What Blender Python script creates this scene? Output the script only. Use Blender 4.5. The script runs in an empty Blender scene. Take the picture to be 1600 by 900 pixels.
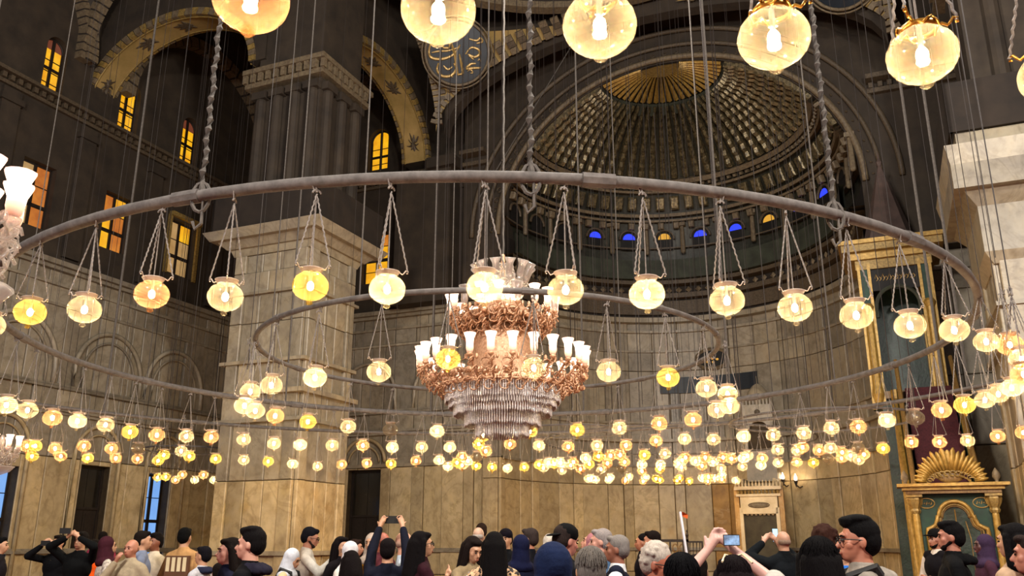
import bpy, math, random
from mathutils import Vector, Matrix
random.seed(7)
PI = math.pi
SC = bpy.context.scene
COL = SC.collection
# ---------------------------------------------------------------- camera
F = 1350.0
TH = math.atan(398 / F)
CT, ST = math.cos(TH), math.sin(TH)
YAW = math.radians(23)
CY, SY = math.cos(YAW), math.sin(YAW)
EYE = 1.6
cam_d = bpy.data.cameras.new('camera')
cam = bpy.data.objects.new('camera', cam_d)
COL.objects.link(cam)
cam.location = (0, 0, EYE)
cam.rotation_euler = (PI / 2 + TH, 0, 0)
cam_d.sensor_width = 36
cam_d.lens = F / 1600 * 36
cam_d.clip_start = 0.05
cam_d.clip_end = 300
SC.camera = cam
# ---------------------------------------------------------------- world, exposure
W = bpy.data.worlds.new('world')
SC.world = W
W.use_nodes = True
W.node_tree.nodes['Background'].inputs[0].default_value = (0.55, 0.56, 0.62, 1)
W.node_tree.nodes['Background'].inputs[1].default_value = 0.9
SC.view_settings.view_transform = 'Standard'
SC.view_settings.look = 'None'
SC.view_settings.gamma = 1
SC.view_settings.exposure = 0.0
SC.cycles.max_bounces = 6
SC.cycles.diffuse_bounces = 3
SC.cycles.glossy_bounces = 2
SC.cycles.transmission_bounces = 4
SC.cycles.transparent_max_bounces = 24
SC.cycles.sample_clamp_indirect = 3.0
SC.cycles.caustics_reflective = False
SC.cycles.caustics_refractive = False
SC.cycles.use_denoising = True
BULB = 460.0          # strength of the bulb in a globe lamp
SHADE = 3.6          # strength of the lit tulip shades

def fill(name, loc, e, size, col):
    l = bpy.data.lights.new(name, 'POINT'); l.energy = e; l.shadow_soft_size = size; l.color = col
    o = bpy.data.objects.new(name, l); COL.objects.link(o); o.location = loc
# added fill: unseen point lights that brighten the dome and upper marble
fill('fill_light', (-7, -3, 13), 13500, .6, (1, .93, .84))
fill('fill_light', (9, 1, 13), 12500, .6, (1, .93, .84))
fill('fill_light', (1, 12, 15), 6500, .6, (1, .93, .84))
fill('chandelier_glow', (-.17, 15.6, 5.6), 900, .25, (1, .78, .52))
# ---------------------------------------------------------------- picture -> world helpers
def ray(px, py):
    x = (px - 800) / F; y = (450 - py) / F
    return Vector((x, CT - y * ST, ST + y * CT))
def at_y(px, py, Y):
    r = ray(px, py); return r * (Y / r.y) + Vector((0, 0, EYE))
def at_z(px, py, z):
    r = ray(px, py); return r * ((z - EYE) / r.z) + Vector((0, 0, EYE))
def on_circle(px, py, cx, cy, R, far):
    r = ray(px, py)
    a = r.x * r.x + r.y * r.y; b = -2 * (r.x * cx + r.y * cy); c = cx * cx + cy * cy - R * R
    d = max(b * b - 4 * a * c, 0)
    k = (-b + (1 if far else -1) * math.sqrt(d)) / (2 * a)
    return r * k + Vector((0, 0, EYE))

# ---------------------------------------------------------------- materials
MATS = {}
def lin(h):
    h = h.lstrip('#')
    return tuple(((int(h[i:i + 2], 16) / 255) ** 2.2) for i in (0, 2, 4)) + (1,)
def new_mat(name):
    m = bpy.data.materials.new(name); m.use_nodes = True
    MATS[name] = m
    return m, m.node_tree, m.node_tree.nodes['Principled BSDF']
def noise(nt, scale, detail=4, coord='Object', rough=.6, sx=(1, 1, 1), dist=0.0):
    tc = nt.nodes.new('ShaderNodeTexCoord'); mp = nt.nodes.new('ShaderNodeMapping'); n = nt.nodes.new('ShaderNodeTexNoise')
    mp.inputs['Scale'].default_value = sx
    nt.links.new(tc.outputs[coord], mp.inputs[0]); nt.links.new(mp.outputs[0], n.inputs[0])
    n.inputs['Scale'].default_value = scale; n.inputs['Detail'].default_value = detail; n.inputs['Roughness'].default_value = rough
    n.inputs['Distortion'].default_value = dist
    return n
def ramp(nt, src, stops):
    r = nt.nodes.new('ShaderNodeValToRGB'); e = r.color_ramp.elements
    while len(e) < len(stops): e.new(0.5)
    for k, (p, c) in enumerate(stops):
        e[k].position = p; e[k].color = c
    nt.links.new(src, r.inputs[0]); return r
def mixc(nt, a, b, f, mode='MIX'):
    m = nt.nodes.new('ShaderNodeMix'); m.data_type = 'RGBA'; m.blend_type = mode
    for s, v in ((6, a), (7, b), (0, f)):
        if hasattr(v, 'links'): nt.links.new(v, m.inputs[s])
        else: m.inputs[s].default_value = v
    return m.outputs[2]
def bump(nt, bs, src, strength, dist=0.02):
    b = nt.nodes.new('ShaderNodeBump'); b.inputs['Strength'].default_value = strength; b.inputs['Distance'].default_value = dist
    nt.links.new(src, b.inputs['Height']); nt.links.new(b.outputs[0], bs.inputs['Normal'])
def simple(name, c1, c2=None, scale=6, rough=.6, metal=0, b=0.15, sx=(1, 1, 1), rnd=0.0):
    if name in MATS: return MATS[name]
    m, nt, bs = new_mat(name)
    c1 = lin(c1) if isinstance(c1, str) else c1
    c2 = (lin(c2) if isinstance(c2, str) else c2) if c2 else tuple(v * .7 for v in c1[:3]) + (1,)
    n = noise(nt, scale, sx=sx)
    r = ramp(nt, n.outputs[0], [(.3, c2), (.7, c1)])
    out = r.outputs[0]
    if rnd:
        oi = nt.nodes.new('ShaderNodeObjectInfo')
        rr = ramp(nt, oi.outputs['Random'], [(0, (1 - rnd,) * 3 + (1,)), (1, (1 + rnd * .3,) * 3 + (1,))])
        out = mixc(nt, out, rr.outputs[0], 1.0, 'MULTIPLY')
    nt.links.new(out, bs.inputs['Base Color'])
    bs.inputs['Roughness'].default_value = rough; bs.inputs['Metallic'].default_value = metal
    if name.startswith(('hair_', 'cloth_', 'scarf_', 'cap_', 'pack_')): bs.inputs['Specular IOR Level'].default_value = .12; bs.inputs['Roughness'].default_value = .9
    if b: bump(nt, bs, n.outputs[0], b)
    return m
def emit(name, col, strength, c2=None, scale=3):
    if name in MATS: return MATS[name]
    m, nt, bs = new_mat(name)
    col = lin(col) if isinstance(col, str) else col
    if c2:
        n = noise(nt, scale); r = ramp(nt, n.outputs[0], [(.35, lin(c2)), (.65, col)])
        nt.links.new(r.outputs[0], bs.inputs['Emission Color'])
    else: bs.inputs['Emission Color'].default_value = col
    bs.inputs['Base Color'].default_value = (.05, .05, .05, 1)
    bs.inputs['Emission Strength'].default_value = strength; bs.inputs['Roughness'].default_value = .3
    return m
def marble(name, base, warm, grey, dark, seed, rnd=.35):
    m, nt, bs = new_mat(name)
    oi = nt.nodes.new('ShaderNodeObjectInfo')
    tc = nt.nodes.new('ShaderNodeTexCoord')
    ad = nt.nodes.new('ShaderNodeVectorMath'); ad.operation = 'MULTIPLY_ADD'
    cmb = nt.nodes.new('ShaderNodeCombineXYZ')
    mul = nt.nodes.new('ShaderNodeMath'); mul.operation = 'MULTIPLY'; mul.inputs[1].default_value = 60
    nt.links.new(oi.outputs['Random'], mul.inputs[0])
    for k in range(3): nt.links.new(mul.outputs[0], cmb.inputs[k])
    ad.inputs[1].default_value = (1, 1, .8)
    nt.links.new(tc.outputs['Object'], ad.inputs[0]); nt.links.new(cmb.outputs[0], ad.inputs[2])
    def nz(scale, detail, dist=0):
        n = nt.nodes.new('ShaderNodeTexNoise'); n.inputs['Scale'].default_value = scale; n.inputs['Detail'].default_value = detail
        n.inputs['Distortion'].default_value = dist; n.inputs['Roughness'].default_value = .62
        nt.links.new(ad.outputs[0], n.inputs[0]); return n
    a = nz(1.1, 7, .7); v = nz(.5, 5, 1.2); f = nz(3.5, 8, .3)
    r = ramp(nt, a.outputs[0], [(.3, lin(grey)), (.5, lin(base)), (.7, lin(warm))])
    vein = ramp(nt, v.outputs[0], [(.47, (0, 0, 0, 1)), (.497, (.38, .38, .38, 1)), (.503, (.38, .38, .38, 1)), (.53, (0, 0, 0, 1))])
    c = mixc(nt, r.outputs[0], lin(dark), vein.outputs[0])
    fr = ramp(nt, f.outputs[0], [(.32, (.74, .71, .66, 1)), (.5, (.93, .92, .9, 1)), (.65, (1, 1, 1, 1))])
    c = mixc(nt, c, fr.outputs[0], 1.0, 'MULTIPLY')
    rr = ramp(nt, oi.outputs['Random'], [(0, (1 - rnd * 1.6, 1 - rnd * 1.7, 1 - rnd * 1.85, 1)), (.3, (1, .93, .82, 1)), (.55, (.7, .67, .63, 1)), (.75, (1.1, 1.05, .97, 1)), (1, (.85, .8, .7, 1))])
    c = mixc(nt, c, rr.outputs[0], 1.0, 'MULTIPLY')
    nt.links.new(c, bs.inputs['Base Color'])
    bs.inputs['Roughness'].default_value = .42
    bump(nt, bs, f.outputs[0], .12)
    return m
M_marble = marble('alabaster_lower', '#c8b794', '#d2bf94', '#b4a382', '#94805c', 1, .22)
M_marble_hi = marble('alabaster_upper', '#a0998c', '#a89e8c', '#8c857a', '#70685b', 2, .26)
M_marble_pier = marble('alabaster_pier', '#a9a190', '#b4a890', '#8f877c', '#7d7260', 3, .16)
M_amber = marble('alabaster_amber', '#b88a3c', '#cb9c4c', '#9c7232', '#e2c184', 4, .15)
M_joint = simple('marble_joint', '#4a3c28', '#352a1c', 3, .8)
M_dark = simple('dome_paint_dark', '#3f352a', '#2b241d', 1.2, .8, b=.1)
M_darker = simple('dome_paint_darker', '#332a22', '#241e19', 1.5, .85, b=.1)  # deeper brown dome paint, also used for the dark stripes
M_greenframe = simple('frieze_green', '#3d4236', '#2a2c25', 2, .75, b=.2)
M_trim = simple('carved_trim', '#7a6c54', '#57493a', 9, .6, b=.6)
M_trimd = simple('carved_trim_dim', '#5e5140', '#40362a', 14, .6, b=.8)
M_ochre = simple('ochre_soffit', '#a88b56', '#85703f', 1.1, .7, b=.05)
M_gilt = simple('gilt_plaster', '#a88c50', '#6f5a32', 12, .5, .2, b=.5)
M_gold = simple('gold_leaf', '#b8954f', '#86682f', 8, .42, .3, b=.35)
M_silverrib = simple('rib_ornament', '#8f7f5d', '#2f2b22', 9, .32, .45, b=1.0)
M_rib = simple('rib_green', '#3b3a30', '#25251e', 6, .5, .1, b=.5)
M_frame = simple('window_wood', '#2a2019', '#1b140f', 8, .6)
M_black = simple('dark_void', '#100c0a', '#0a0807', 2, .7)
M_pipe = simple('dusty_pipe', '#625c58', '#46413e', 9, .8, 0, b=.3)
M_chain = simple('lamp_chain', '#7c746e', '#5a534e', 30, .7, 0)
M_cable = simple('hanging_cable', '#56504a', '#403b37', 20, .85)
M_cabled = simple('dark_cable', '#332b27', '#241e1b', 20, .7)
M_rim = simple('lamp_rim', '#b3a192', '#8c7b6d', 10, .6, 0)
M_brass = simple('brass', '#c08c3c', '#94682a', 12, .3, .8)
M_green = simple('pulpit_green', '#1a4030', '#102a20', 4, .6, b=.1)
M_greend = simple('pulpit_green_dark', '#1c3528', '#101f18', 14, .45, b=.5)
M_red = simple('stair_carpet', '#4a1c22', '#331218', 20, .9)
M_spire = simple('spire_lead', '#5a4a44', '#463a36', 3, .7)
M_wood = simple('pulpit_wood', '#8b6c3c', '#5f4728', 6, .5, sx=(6, 6, .6))
M_white = simple('white_marble', '#d8c7a4', '#bba67e', 2, .4)
M_carpet = simple('floor_carpet', '#7a2b25', '#4c1d1c', 2, .95)
M_navy = simple('roundel_navy', '#12202c', '#0c1620', 3, .5)
M_letter = simple('roundel_gold', '#c9a869', '#97773f', 9, .4, .3)
M_bluewin = emit('dusk_pane', '#7fb2f2', 1.05, '#6a9ade', .5)
M_yellow = emit('yellow_pane', '#f0b21c', 1.15, '#d98d0c', 1.3)
M_orange = emit('orange_pane', '#e0862c', .85, '#b8601a', 1.3)
M_tan = emit('tan_pane', '#b5884e', .75, '#d0a56a', 1.1)
M_redpane = emit('red_pane', '#8a4228', .55)
M_blue = emit('blue_pane', '#2038e8', 1.6)
M_amberp = emit('amber_pane', '#e0a030', 1.0)

def glass(name, tint, trans, body, sh=.06):
    m = bpy.data.materials.new(name); m.use_nodes = True; nt = m.node_tree; nt.nodes.clear()
    o = nt.nodes.new('ShaderNodeOutputMaterial')
    t = nt.nodes.new('ShaderNodeBsdfTransparent'); t.inputs[0].default_value = lin(tint)
    d = nt.nodes.new('ShaderNodeBsdfTranslucent'); d.inputs[0].default_value = lin(body)
    d2 = nt.nodes.new('ShaderNodeBsdfDiffuse'); d2.inputs[0].default_value = lin(body)
    g = nt.nodes.new('ShaderNodeBsdfGlossy'); g.inputs['Roughness'].default_value = .06
    a = nt.nodes.new('ShaderNodeMixShader'); b = nt.nodes.new('ShaderNodeMixShader'); c = nt.nodes.new('ShaderNodeMixShader')
    fr = nt.nodes.new('ShaderNodeLayerWeight'); fr.inputs[0].default_value = .45
    rr = nt.nodes.new('ShaderNodeMapRange'); rr.inputs['To Min'].default_value = 1 - trans; rr.inputs['To Max'].default_value = min(1, 1 - trans + .22)
    nt.links.new(fr.outputs['Facing'], rr.inputs[0])
    nt.links.new(d.outputs[0], b.inputs[1]); nt.links.new(d2.outputs[0], b.inputs[2]); b.inputs[0].default_value = .25
    nt.links.new(rr.outputs[0], a.inputs[0]); nt.links.new(t.outputs[0], a.inputs[1]); nt.links.new(b.outputs[0], a.inputs[2])
    nt.links.new(a.outputs[0], c.inputs[1]); nt.links.new(g.outputs[0], c.inputs[2]); c.inputs[0].default_value = sh
    nt.links.new(c.outputs[0], o.inputs[0])
    MATS[name] = m
    return m
GLASS = {'pale': glass('pale_glass', '#fffaf0', .93, '#aea184'), 'yellow': glass('yellow_glass', '#fff2b4', .9, '#b89c58'),
         'amber': glass('amber_glass', '#ffe4c4', .91, '#b8906a'), 'white': glass('milky_glass', '#fff8e8', .88, '#c2b898'),
         'unlit': glass('clear_glass', '#e8e4da', .8, '#b5aa98')}
M_bulb = emit('bulb_glow', (1.0, .78, .5, 1), BULB)
M_bulboff = simple('bulb_off', '#8d8578', None, 5, .3)
M_candle = emit('candle_bulb', (1.0, .72, .42, 1), 30)
M_shade = None
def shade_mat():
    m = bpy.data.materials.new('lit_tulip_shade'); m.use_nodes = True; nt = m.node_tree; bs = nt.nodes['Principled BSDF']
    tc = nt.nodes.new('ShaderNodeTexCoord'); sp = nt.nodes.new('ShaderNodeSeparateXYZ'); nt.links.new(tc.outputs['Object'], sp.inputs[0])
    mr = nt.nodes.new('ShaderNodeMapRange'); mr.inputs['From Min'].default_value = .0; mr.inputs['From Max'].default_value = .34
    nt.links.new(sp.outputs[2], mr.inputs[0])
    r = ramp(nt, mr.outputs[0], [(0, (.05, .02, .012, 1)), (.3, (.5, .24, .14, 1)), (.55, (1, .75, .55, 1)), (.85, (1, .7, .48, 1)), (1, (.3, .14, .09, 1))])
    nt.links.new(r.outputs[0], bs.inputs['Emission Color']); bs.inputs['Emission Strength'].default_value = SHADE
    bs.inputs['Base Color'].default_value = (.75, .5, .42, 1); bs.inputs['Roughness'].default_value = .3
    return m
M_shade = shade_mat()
M_clearshade = glass('clear_shade', '#ffffff', .62, '#d8cfc6', .14)
M_crystal = simple('crystal', '#e9e2e0', '#8d8482', 60, .12, .1, b=.3)
M_copper = simple('gilt_copper', '#dcb08e', '#a87c5c', 25, .35, .35, b=.8)

# ---------------------------------------------------------------- mesh helpers
class MB:
    def __init__(s): s.v = []; s.f = []; s.m = []; s.mats = []
    def mi(s, mat):
        if mat not in s.mats: s.mats.append(mat)
        return s.mats.index(mat)
    def add(s, vs, fs, mat=None):
        o = len(s.v); s.v += [tuple(p) for p in vs]; s.f += [tuple(i + o for i in f) for f in fs]
        k = s.mi(mat) if mat else 0
        s.m += [k] * len(fs); return s
    def box(s, x0, x1, y0, y1, z0, z1, mat=None):
        v = [(x, y, z) for x in (x0, x1) for y in (y0, y1) for z in (z0, z1)]
        return s.add(v, [(0, 1, 3, 2), (4, 6, 7, 5), (0, 4, 5, 1), (2, 3, 7, 6), (0, 2, 6, 4), (1, 5, 7, 3)], mat)
    def slab(s, x0, x1, y0, y1, z0, z1, b=.02, ax=1, sg=-1, mat=None):
        """box whose face on axis ax, side sg, has a bevelled edge"""
        lo = [x0, y0, z0]; hi = [x1, y1, z1]
        a, c = [k for k in (0, 1, 2) if k != ax]
        back = hi[ax] if sg < 0 else lo[ax]; front = lo[ax] if sg < 0 else hi[ax]
        mid = front - sg * b
        v = []
        for d, ins in ((back, 0), (mid, 0), (front, b)):
            for p, q in ((lo[a] + ins, lo[c] + ins), (hi[a] - ins, lo[c] + ins), (hi[a] - ins, hi[c] - ins), (lo[a] + ins, hi[c] - ins)):
                w = [0, 0, 0]; w[ax] = d; w[a] = p; w[c] = q; v.append(w)
        f = [(8, 9, 10, 11)]
        for k in range(4):
            n = (k + 1) % 4
            f += [(k, n, 4 + n, 4 + k), (4 + k, 4 + n, 8 + n, 8 + k)]
        return s.add(v, f, mat)
    def ell(s, c, r, n=12, m=8, mat=None, rot=None):
        c = Vector(c); vs = []; fs = []
        for j in range(m + 1):
            t = PI * j / m
            for i in range(n):
                a = 2 * PI * i / n
                p = Vector((r[0] * math.sin(t) * math.cos(a), r[1] * math.sin(t) * math.sin(a), r[2] * math.cos(t)))
                if rot: p = rot @ p
                vs.append(c + p)
        for j in range(m):
            for i in range(n):
                fs.append((j * n + i, (j + 1) * n + i, (j + 1) * n + (i + 1) % n, j * n + (i + 1) % n))
        return s.add(vs, fs, mat)
    def cap(s, a, b, ra, rb, n=10, mat=None, k=3):
        """tapered capsule"""
        a = Vector(a); b = Vector(b); d = b - a; L = d.length
        if L < 1e-6: return s
        q = d.to_track_quat('Z', 'Y'); vs = []; fs = []
        prof = [(ra * math.cos(t), -ra * math.sin(t)) for t in [PI / 2 * (1 - j / k) for j in range(k + 1)]] + \
               [(rb * math.cos(t), L + rb * math.sin(t)) for t in [PI / 2 * j / k for j in range(k + 1)]]
        for r, z in prof:
            for i in range(n):
                t = 2 * PI * i / n
                vs.append(a + q @ Vector((max(r, 1e-4) * math.cos(t), max(r, 1e-4) * math.sin(t), z)))
        for j in range(len(prof) - 1):
            for i in range(n):
                fs.append((j * n + i, j * n + (i + 1) % n, (j + 1) * n + (i + 1) % n, (j + 1) * n + i))
        return s.add(vs, fs, mat)
    def tube(s, pts, r, n=6, mat=None, closed=False, flat=1.0):
        pts = [Vector(p) for p in pts]; N = len(pts); vs = []; fs = []
        rs = r if isinstance(r, (list, tuple)) else [r] * N
        up = Vector((0, 0, 1))
        for k, p in enumerate(pts):
            a = pts[(k - 1) % N] if closed or k else p; b = pts[(k + 1) % N] if closed or k < N - 1 else p
            t = (b - a).normalized() if (b - a).length > 1e-9 else up
            x = t.cross(up)
            if x.length < 1e-3: x = t.cross(Vector((0, 1, 0)))
            x.normalize(); y = x.cross(t)
            for i in range(n):
                w = 2 * PI * i / n
                vs.append(p + x * (rs[k] * math.cos(w)) + y * (rs[k] * flat * math.sin(w)))
        for k in range(N if closed else N - 1):
            k2 = (k + 1) % N
            for i in range(n):
                fs.append((k * n + i, k2 * n + i, k2 * n + (i + 1) % n, k * n + (i + 1) % n))
        if not closed:
            fs.append(tuple(range(n))); fs.append(tuple((N - 1) * n + i for i in reversed(range(n))))
        return s.add(vs, fs, mat)
    def lathe(s, prof, n=24, mat=None, c=(0, 0, 0), flute=0, fa=0, a0=0, a1=2 * PI):
        vs = []; fs = []; full = abs(a1 - a0 - 2 * PI) < 1e-6; cols = n if full else n + 1
        for r, z in prof:
            for i in range(cols):
                t = a0 + (a1 - a0) * i / n; rr = r * (1 + fa * math.cos(flute * t)) if flute else r
                vs.append((c[0] + rr * math.cos(t), c[1] + rr * math.sin(t), c[2] + z))
        for j in range(len(prof) - 1):
            for i in range(n):
                i2 = (i + 1) % cols
                fs.append((j * cols + i, j * cols + i2, (j + 1) * cols + i2, (j + 1) * cols + i))
        return s.add(vs, fs, mat)
    def mesh(s, name, mat=None, smooth=False):
        me = bpy.data.meshes.new(name); me.from_pydata(s.v, [], s.f)
        if s.mats:
            for x in s.mats: me.materials.append(x)
            me.polygons.foreach_set('material_index', s.m)
        elif mat: me.materials.append(mat)
        if smooth: me.polygons.foreach_set('use_smooth', [True] * len(s.f))
        me.update(); return me
    def obj(s, name, mat=None, parent=None, smooth=False, **kw):
        return link(name, s.mesh(name, mat, smooth), parent, **kw)
def link(name, me, parent=None, loc=None, rot=None, label=None, cat=None, group=None, kind=None):
    o = bpy.data.objects.new(name, me); COL.objects.link(o)
    if parent: o.parent = parent
    if loc is not None: o.location = loc
    if rot is not None: o.rotation_euler = rot
    if label: o['label'] = label
    if cat: o['category'] = cat
    if group: o['group'] = group
    if kind: o['kind'] = kind
    return o
def thing(name, label, cat, loc=(0, 0, 0), rot=(0, 0, 0), group=None, kind=None):
    return link(name, None, None, loc, rot, label, cat, group, kind)
BR = (0, 0, -YAW)                                   # building frame: x = v (to the right), y = u (depth)
def struct(name, mb, mat=None, label=None, **kw):
    o = mb.obj(name, mat, rot=BR, kind='structure', **kw)
    if label: o['label'] = label; o['category'] = name.split('_')[0]
    return o
def sroot(name, label):
    return link(name, None, None, rot=BR, kind='structure', label=label, cat=name.split('_')[0])
ZM = 12.5
VL, UB = -30.2, 35.8
# ================================================================ SETTING
flo = MB().box(-34, 20, -14, 48, -.3, 0)
struct('floor', flo, M_carpet, 'dark red carpeted floor of the prayer hall')

def rects_minus(a0, a1, rows, cols, holes):
    """cells (a0,a1,z0,z1) on a grid, cut around rectangular holes"""
    xs = sorted(set([round(x, 3) for x in cols] + [round(h[k], 3) for h in holes for k in (0, 1) if a0 < h[k] < a1]))
    out = []
    for x0, x1 in zip(xs, xs[1:]):
        if x1 - x0 < .04: continue
        for z0, z1 in zip(rows, rows[1:]):
            segs = [(z0, z1)]
            for h in holes:
                if h[0] < (x0 + x1) / 2 < h[1]:
                    ns = []
                    for p, q in segs:
                        if h[3] <= p or h[2] >= q: ns.append((p, q)); continue
                        if h[2] > p: ns.append((p, h[2]))
                        if h[3] < q: ns.append((h[3], q))
                    segs = ns
            out += [(x0, x1, p, q) for p, q in segs if q - p > .05]
    return out
def wall_cells(mb, axis, face, depth, a0, a1, z0, z1, holes, mat):
    xs = [a0, a1]
    for c in rects_minus(a0, a1, [z0, z1], xs, holes):
        if axis == 'v': mb.box(min(face, face + depth), max(face, face + depth), c[0], c[1], c[2], c[3], mat)
        else: mb.box(c[0], c[1], min(face, face + depth), max(face, face + depth), c[2], c[3], mat)
def slabs(parent, axis, face, sg, a0, a1, rows, w, holes, mats, pil=None, jit=.18, rng=None):
    """marble slabs as children. sg: direction the face looks along its axis"""
    rng = rng or random.Random(3)
    cols = [a0]; k = 0
    while cols[-1] < a1 - w * .6:
        cols.append(cols[-1] + w * (1 + jit * (rng.random() - .5) * 2) * (.55 if k % 3 == 1 else 1.1)); k += 1
    cols[-1] = a1
    for n, c in enumerate(rects_minus(a0, a1, rows, cols, holes)):
        x0, x1, p, q = c
        g = .015; th = rng.choice((.05, .07, .12)) if (x1 - x0) > .3 else .1
        mb = MB(); f1 = face + sg * th
        ri = max(i for i in range(len(rows) - 1) if rows[i] <= p + 1e-4)
        m = mats[min(ri, len(mats) - 1)]
        if axis == 'v': mb.slab(min(face, f1), max(face, f1), x0 + g, x1 - g, p + g, q - g, .02, 0, sg)
        else: mb.slab(x0 + g, x1 - g, min(face, f1), max(face, f1), p + g, q - g, .02, 1, sg)
        mb.obj('marble_slab', m, parent)
def arch_pts(c, r, z, n=16, rise=None):
    rise = r if rise is None else rise
    return [(c - r * math.cos(PI * k / n), z + rise * math.sin(PI * k / n)) for k in range(n + 1)]
def arch_infill(mb, axis, face, depth, c, r, z, ztop, mat, rise=None, lo=None, hi=None):
    """wall above an arch, filling up to ztop between lo and hi"""
    pts = arch_pts(c, r, z, 20, rise)
    if lo is not None: pts = [(lo, z)] + pts + [(hi, z)]
    for (a, za), (b, zb) in zip(pts, pts[1:]):
        if b - a < 1e-4: continue
        vs = []
        for d in (face, face + depth):
            for (p, zz) in ((a, za), (b, zb), (b, ztop), (a, ztop)):
                vs.append((d, p, zz) if axis == 'v' else (p, d, zz))
        mb.add(vs, [(0, 1, 2, 3), (7, 6, 5, 4), (0, 4, 5, 1), (2, 6, 7, 3)], mat)
def P3(axis, a, d, z): return (d, a, z) if axis == 'v' else (a, d, z)

# windows -------------------------------------------------------
WIN = [0]
def window(axis, face, sg, a0, a1, z0, z1, panes, nx, nz, label, arched=False, split=None, fr=.07, heavy=.12, topm=None):
    WIN[0] += 1
    root = sroot('window_%d' % WIN[0], label)
    w = a1 - a0; d0 = face; rr = w / 2
    zs = z1 - rr if arched else z1
    f = MB()
    def bx(mb, p0, p1, q0, q1, dd=.05, off=0):
        d1 = d0 + sg * (.02 + off); d2 = d1 + sg * dd
        lo, hi = min(d1, d2), max(d1, d2)
        if axis == 'v': mb.box(lo, hi, p0, p1, q0, q1)
        else: mb.box(p0, p1, lo, hi, q0, q1)
    bx(f, a0, a0 + fr, z0, zs); bx(f, a1 - fr, a1, z0, zs); bx(f, a0, a1, z0, z0 + fr)
    if arched: f.tube([P3(axis, p, d0 + sg * .05, q) for p, q in arch_pts((a0 + a1) / 2, rr - fr / 2, zs, 12)], fr / 2, 6)
    else: bx(f, a0, a1, z1 - fr, z1)
    bx(f, (a0 + a1) / 2 - heavy / 2, (a0 + a1) / 2 + heavy / 2, z0, z1 - .02, .07)
    if split:
        for sp in split: bx(f, a0, a1, sp - heavy / 2, sp + heavy / 2, .07)
    f.obj('window_frame', M_frame, root)
    b = MB()
    for k in range(1, nz):
        z = z0 + (zs - z0) * k / nz; bx(b, a0, a1, z - .018, z + .018, .03)
    b.obj('glazing_bar', M_frame, root)
    rng = random.Random(WIN[0] * 5 + 1)
    for k in range(nz):
        for i in range(nx):
            p0 = a0 + w * i / nx; p1 = a0 + w * (i + 1) / nx; q0 = z0 + (zs - z0) * k / nz; q1 = z0 + (zs - z0) * (k + 1) / nz
            g = MB(); dd = d0 + sg * .01
            g.add([P3(axis, p0, dd, q0), P3(axis, p1, dd, q0), P3(axis, p1, dd, q1), P3(axis, p0, dd, q1)] +
                  [P3(axis, p0, dd - sg * .01, q0), P3(axis, p1, dd - sg * .01, q0), P3(axis, p1, dd - sg * .01, q1), P3(axis, p0, dd - sg * .01, q1)],
                  [(0, 1, 2, 3), (4, 7, 6, 5), (0, 4, 5, 1), (2, 6, 7, 3), (0, 3, 7, 4), (1, 5, 6, 2)])
            g.obj('pane', rng.choice(panes), root)
    if arched:
        c = (a0 + a1) / 2
        for sd in (0, 1):
            pts = [P3(axis, c, d0 + sg * .01, zs)] + [P3(axis, c - rr * math.cos(PI * (k / 12)), d0 + sg * .01, zs + rr * math.sin(PI * k / 12)) for k in (range(0, 7) if sd == 0 else range(6, 13))]
            g = MB().add(pts, [tuple([0] + list(range(1, len(pts))))])
            g.obj('fanlight', topm or panes[0], root)
    return root

# left wall --------------------------------------------------------
LW_ARCH = [(21.6, 22.6), (25.55, 26.65), (29.4, 30.5)]
LW_SQ = [(21.45, 22.95, 13.7, 16.4), (25.5, 26.95, 13.9, 16.5), (29.35, 31.0, 13.9, 16.6)]
LW_LOW = [(21.6, 23.35, 0.5, 4.35), (29.75, 31.05, .5, 4.55)]
LW_DOOR = [(26.1, 27.6, 0, 4.65)]
wl = MB()
H1 = LW_LOW[:1] + LW_DOOR + LW_LOW[1:]
wall_cells(wl, 'v', VL, -.7, -14, UB + .7, 0, ZM, H1, M_joint)
hol = LW_SQ + [(a, b, 19.55, 22.1) for a, b in LW_ARCH]
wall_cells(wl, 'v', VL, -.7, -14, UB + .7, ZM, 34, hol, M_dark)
for a, b in LW_ARCH: arch_infill(wl, 'v', VL, -.7, (a + b) / 2, (b - a) / 2, 22.1 - (b - a) / 2, 22.1, M_dark)
wall_left = struct('wall_left', wl, None, 'left wall of pale marble slabs below and dark painted plaster above')
ROWS = [0, .25, 1.25, 4.85, 6.6, 7.6, 10.9, 11.7, ZM]
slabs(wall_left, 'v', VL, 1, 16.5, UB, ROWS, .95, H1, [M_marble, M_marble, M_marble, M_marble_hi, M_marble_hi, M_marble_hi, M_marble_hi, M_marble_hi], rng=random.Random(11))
def molding(parent, axis, d, sg, a0, a1, z, prof, mat, name='molding'):
    """prof: list of (z0,z1,proj)"""
    mb = MB()
    for p, q, pr in prof:
        lo, hi = min(d, d + sg * pr), max(d, d + sg * pr)
        if axis == 'v': mb.box(lo, hi, a0, a1, z + p, z + q)
        else: mb.box(a0, a1, lo, hi, z + p, z + q)
    return mb.obj(name, mat, parent)
for z, pr in ((1.2, [(0, .1, .2), (.1, .18, .14)]), (6.5, [(0, .12, .2), (.12, .22, .3)]), (7.5, [(0, .1, .25), (.12, .2, .18)]), (10.8, [(0, .1, .15)]), (11.6, [(0, .12, .2)]), (12.2, [(0, .15, .3), (.15, .35, .5)])):
    molding(wall_left, 'v', VL, 1, 14, UB, z, pr, M_marble_hi)
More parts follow.
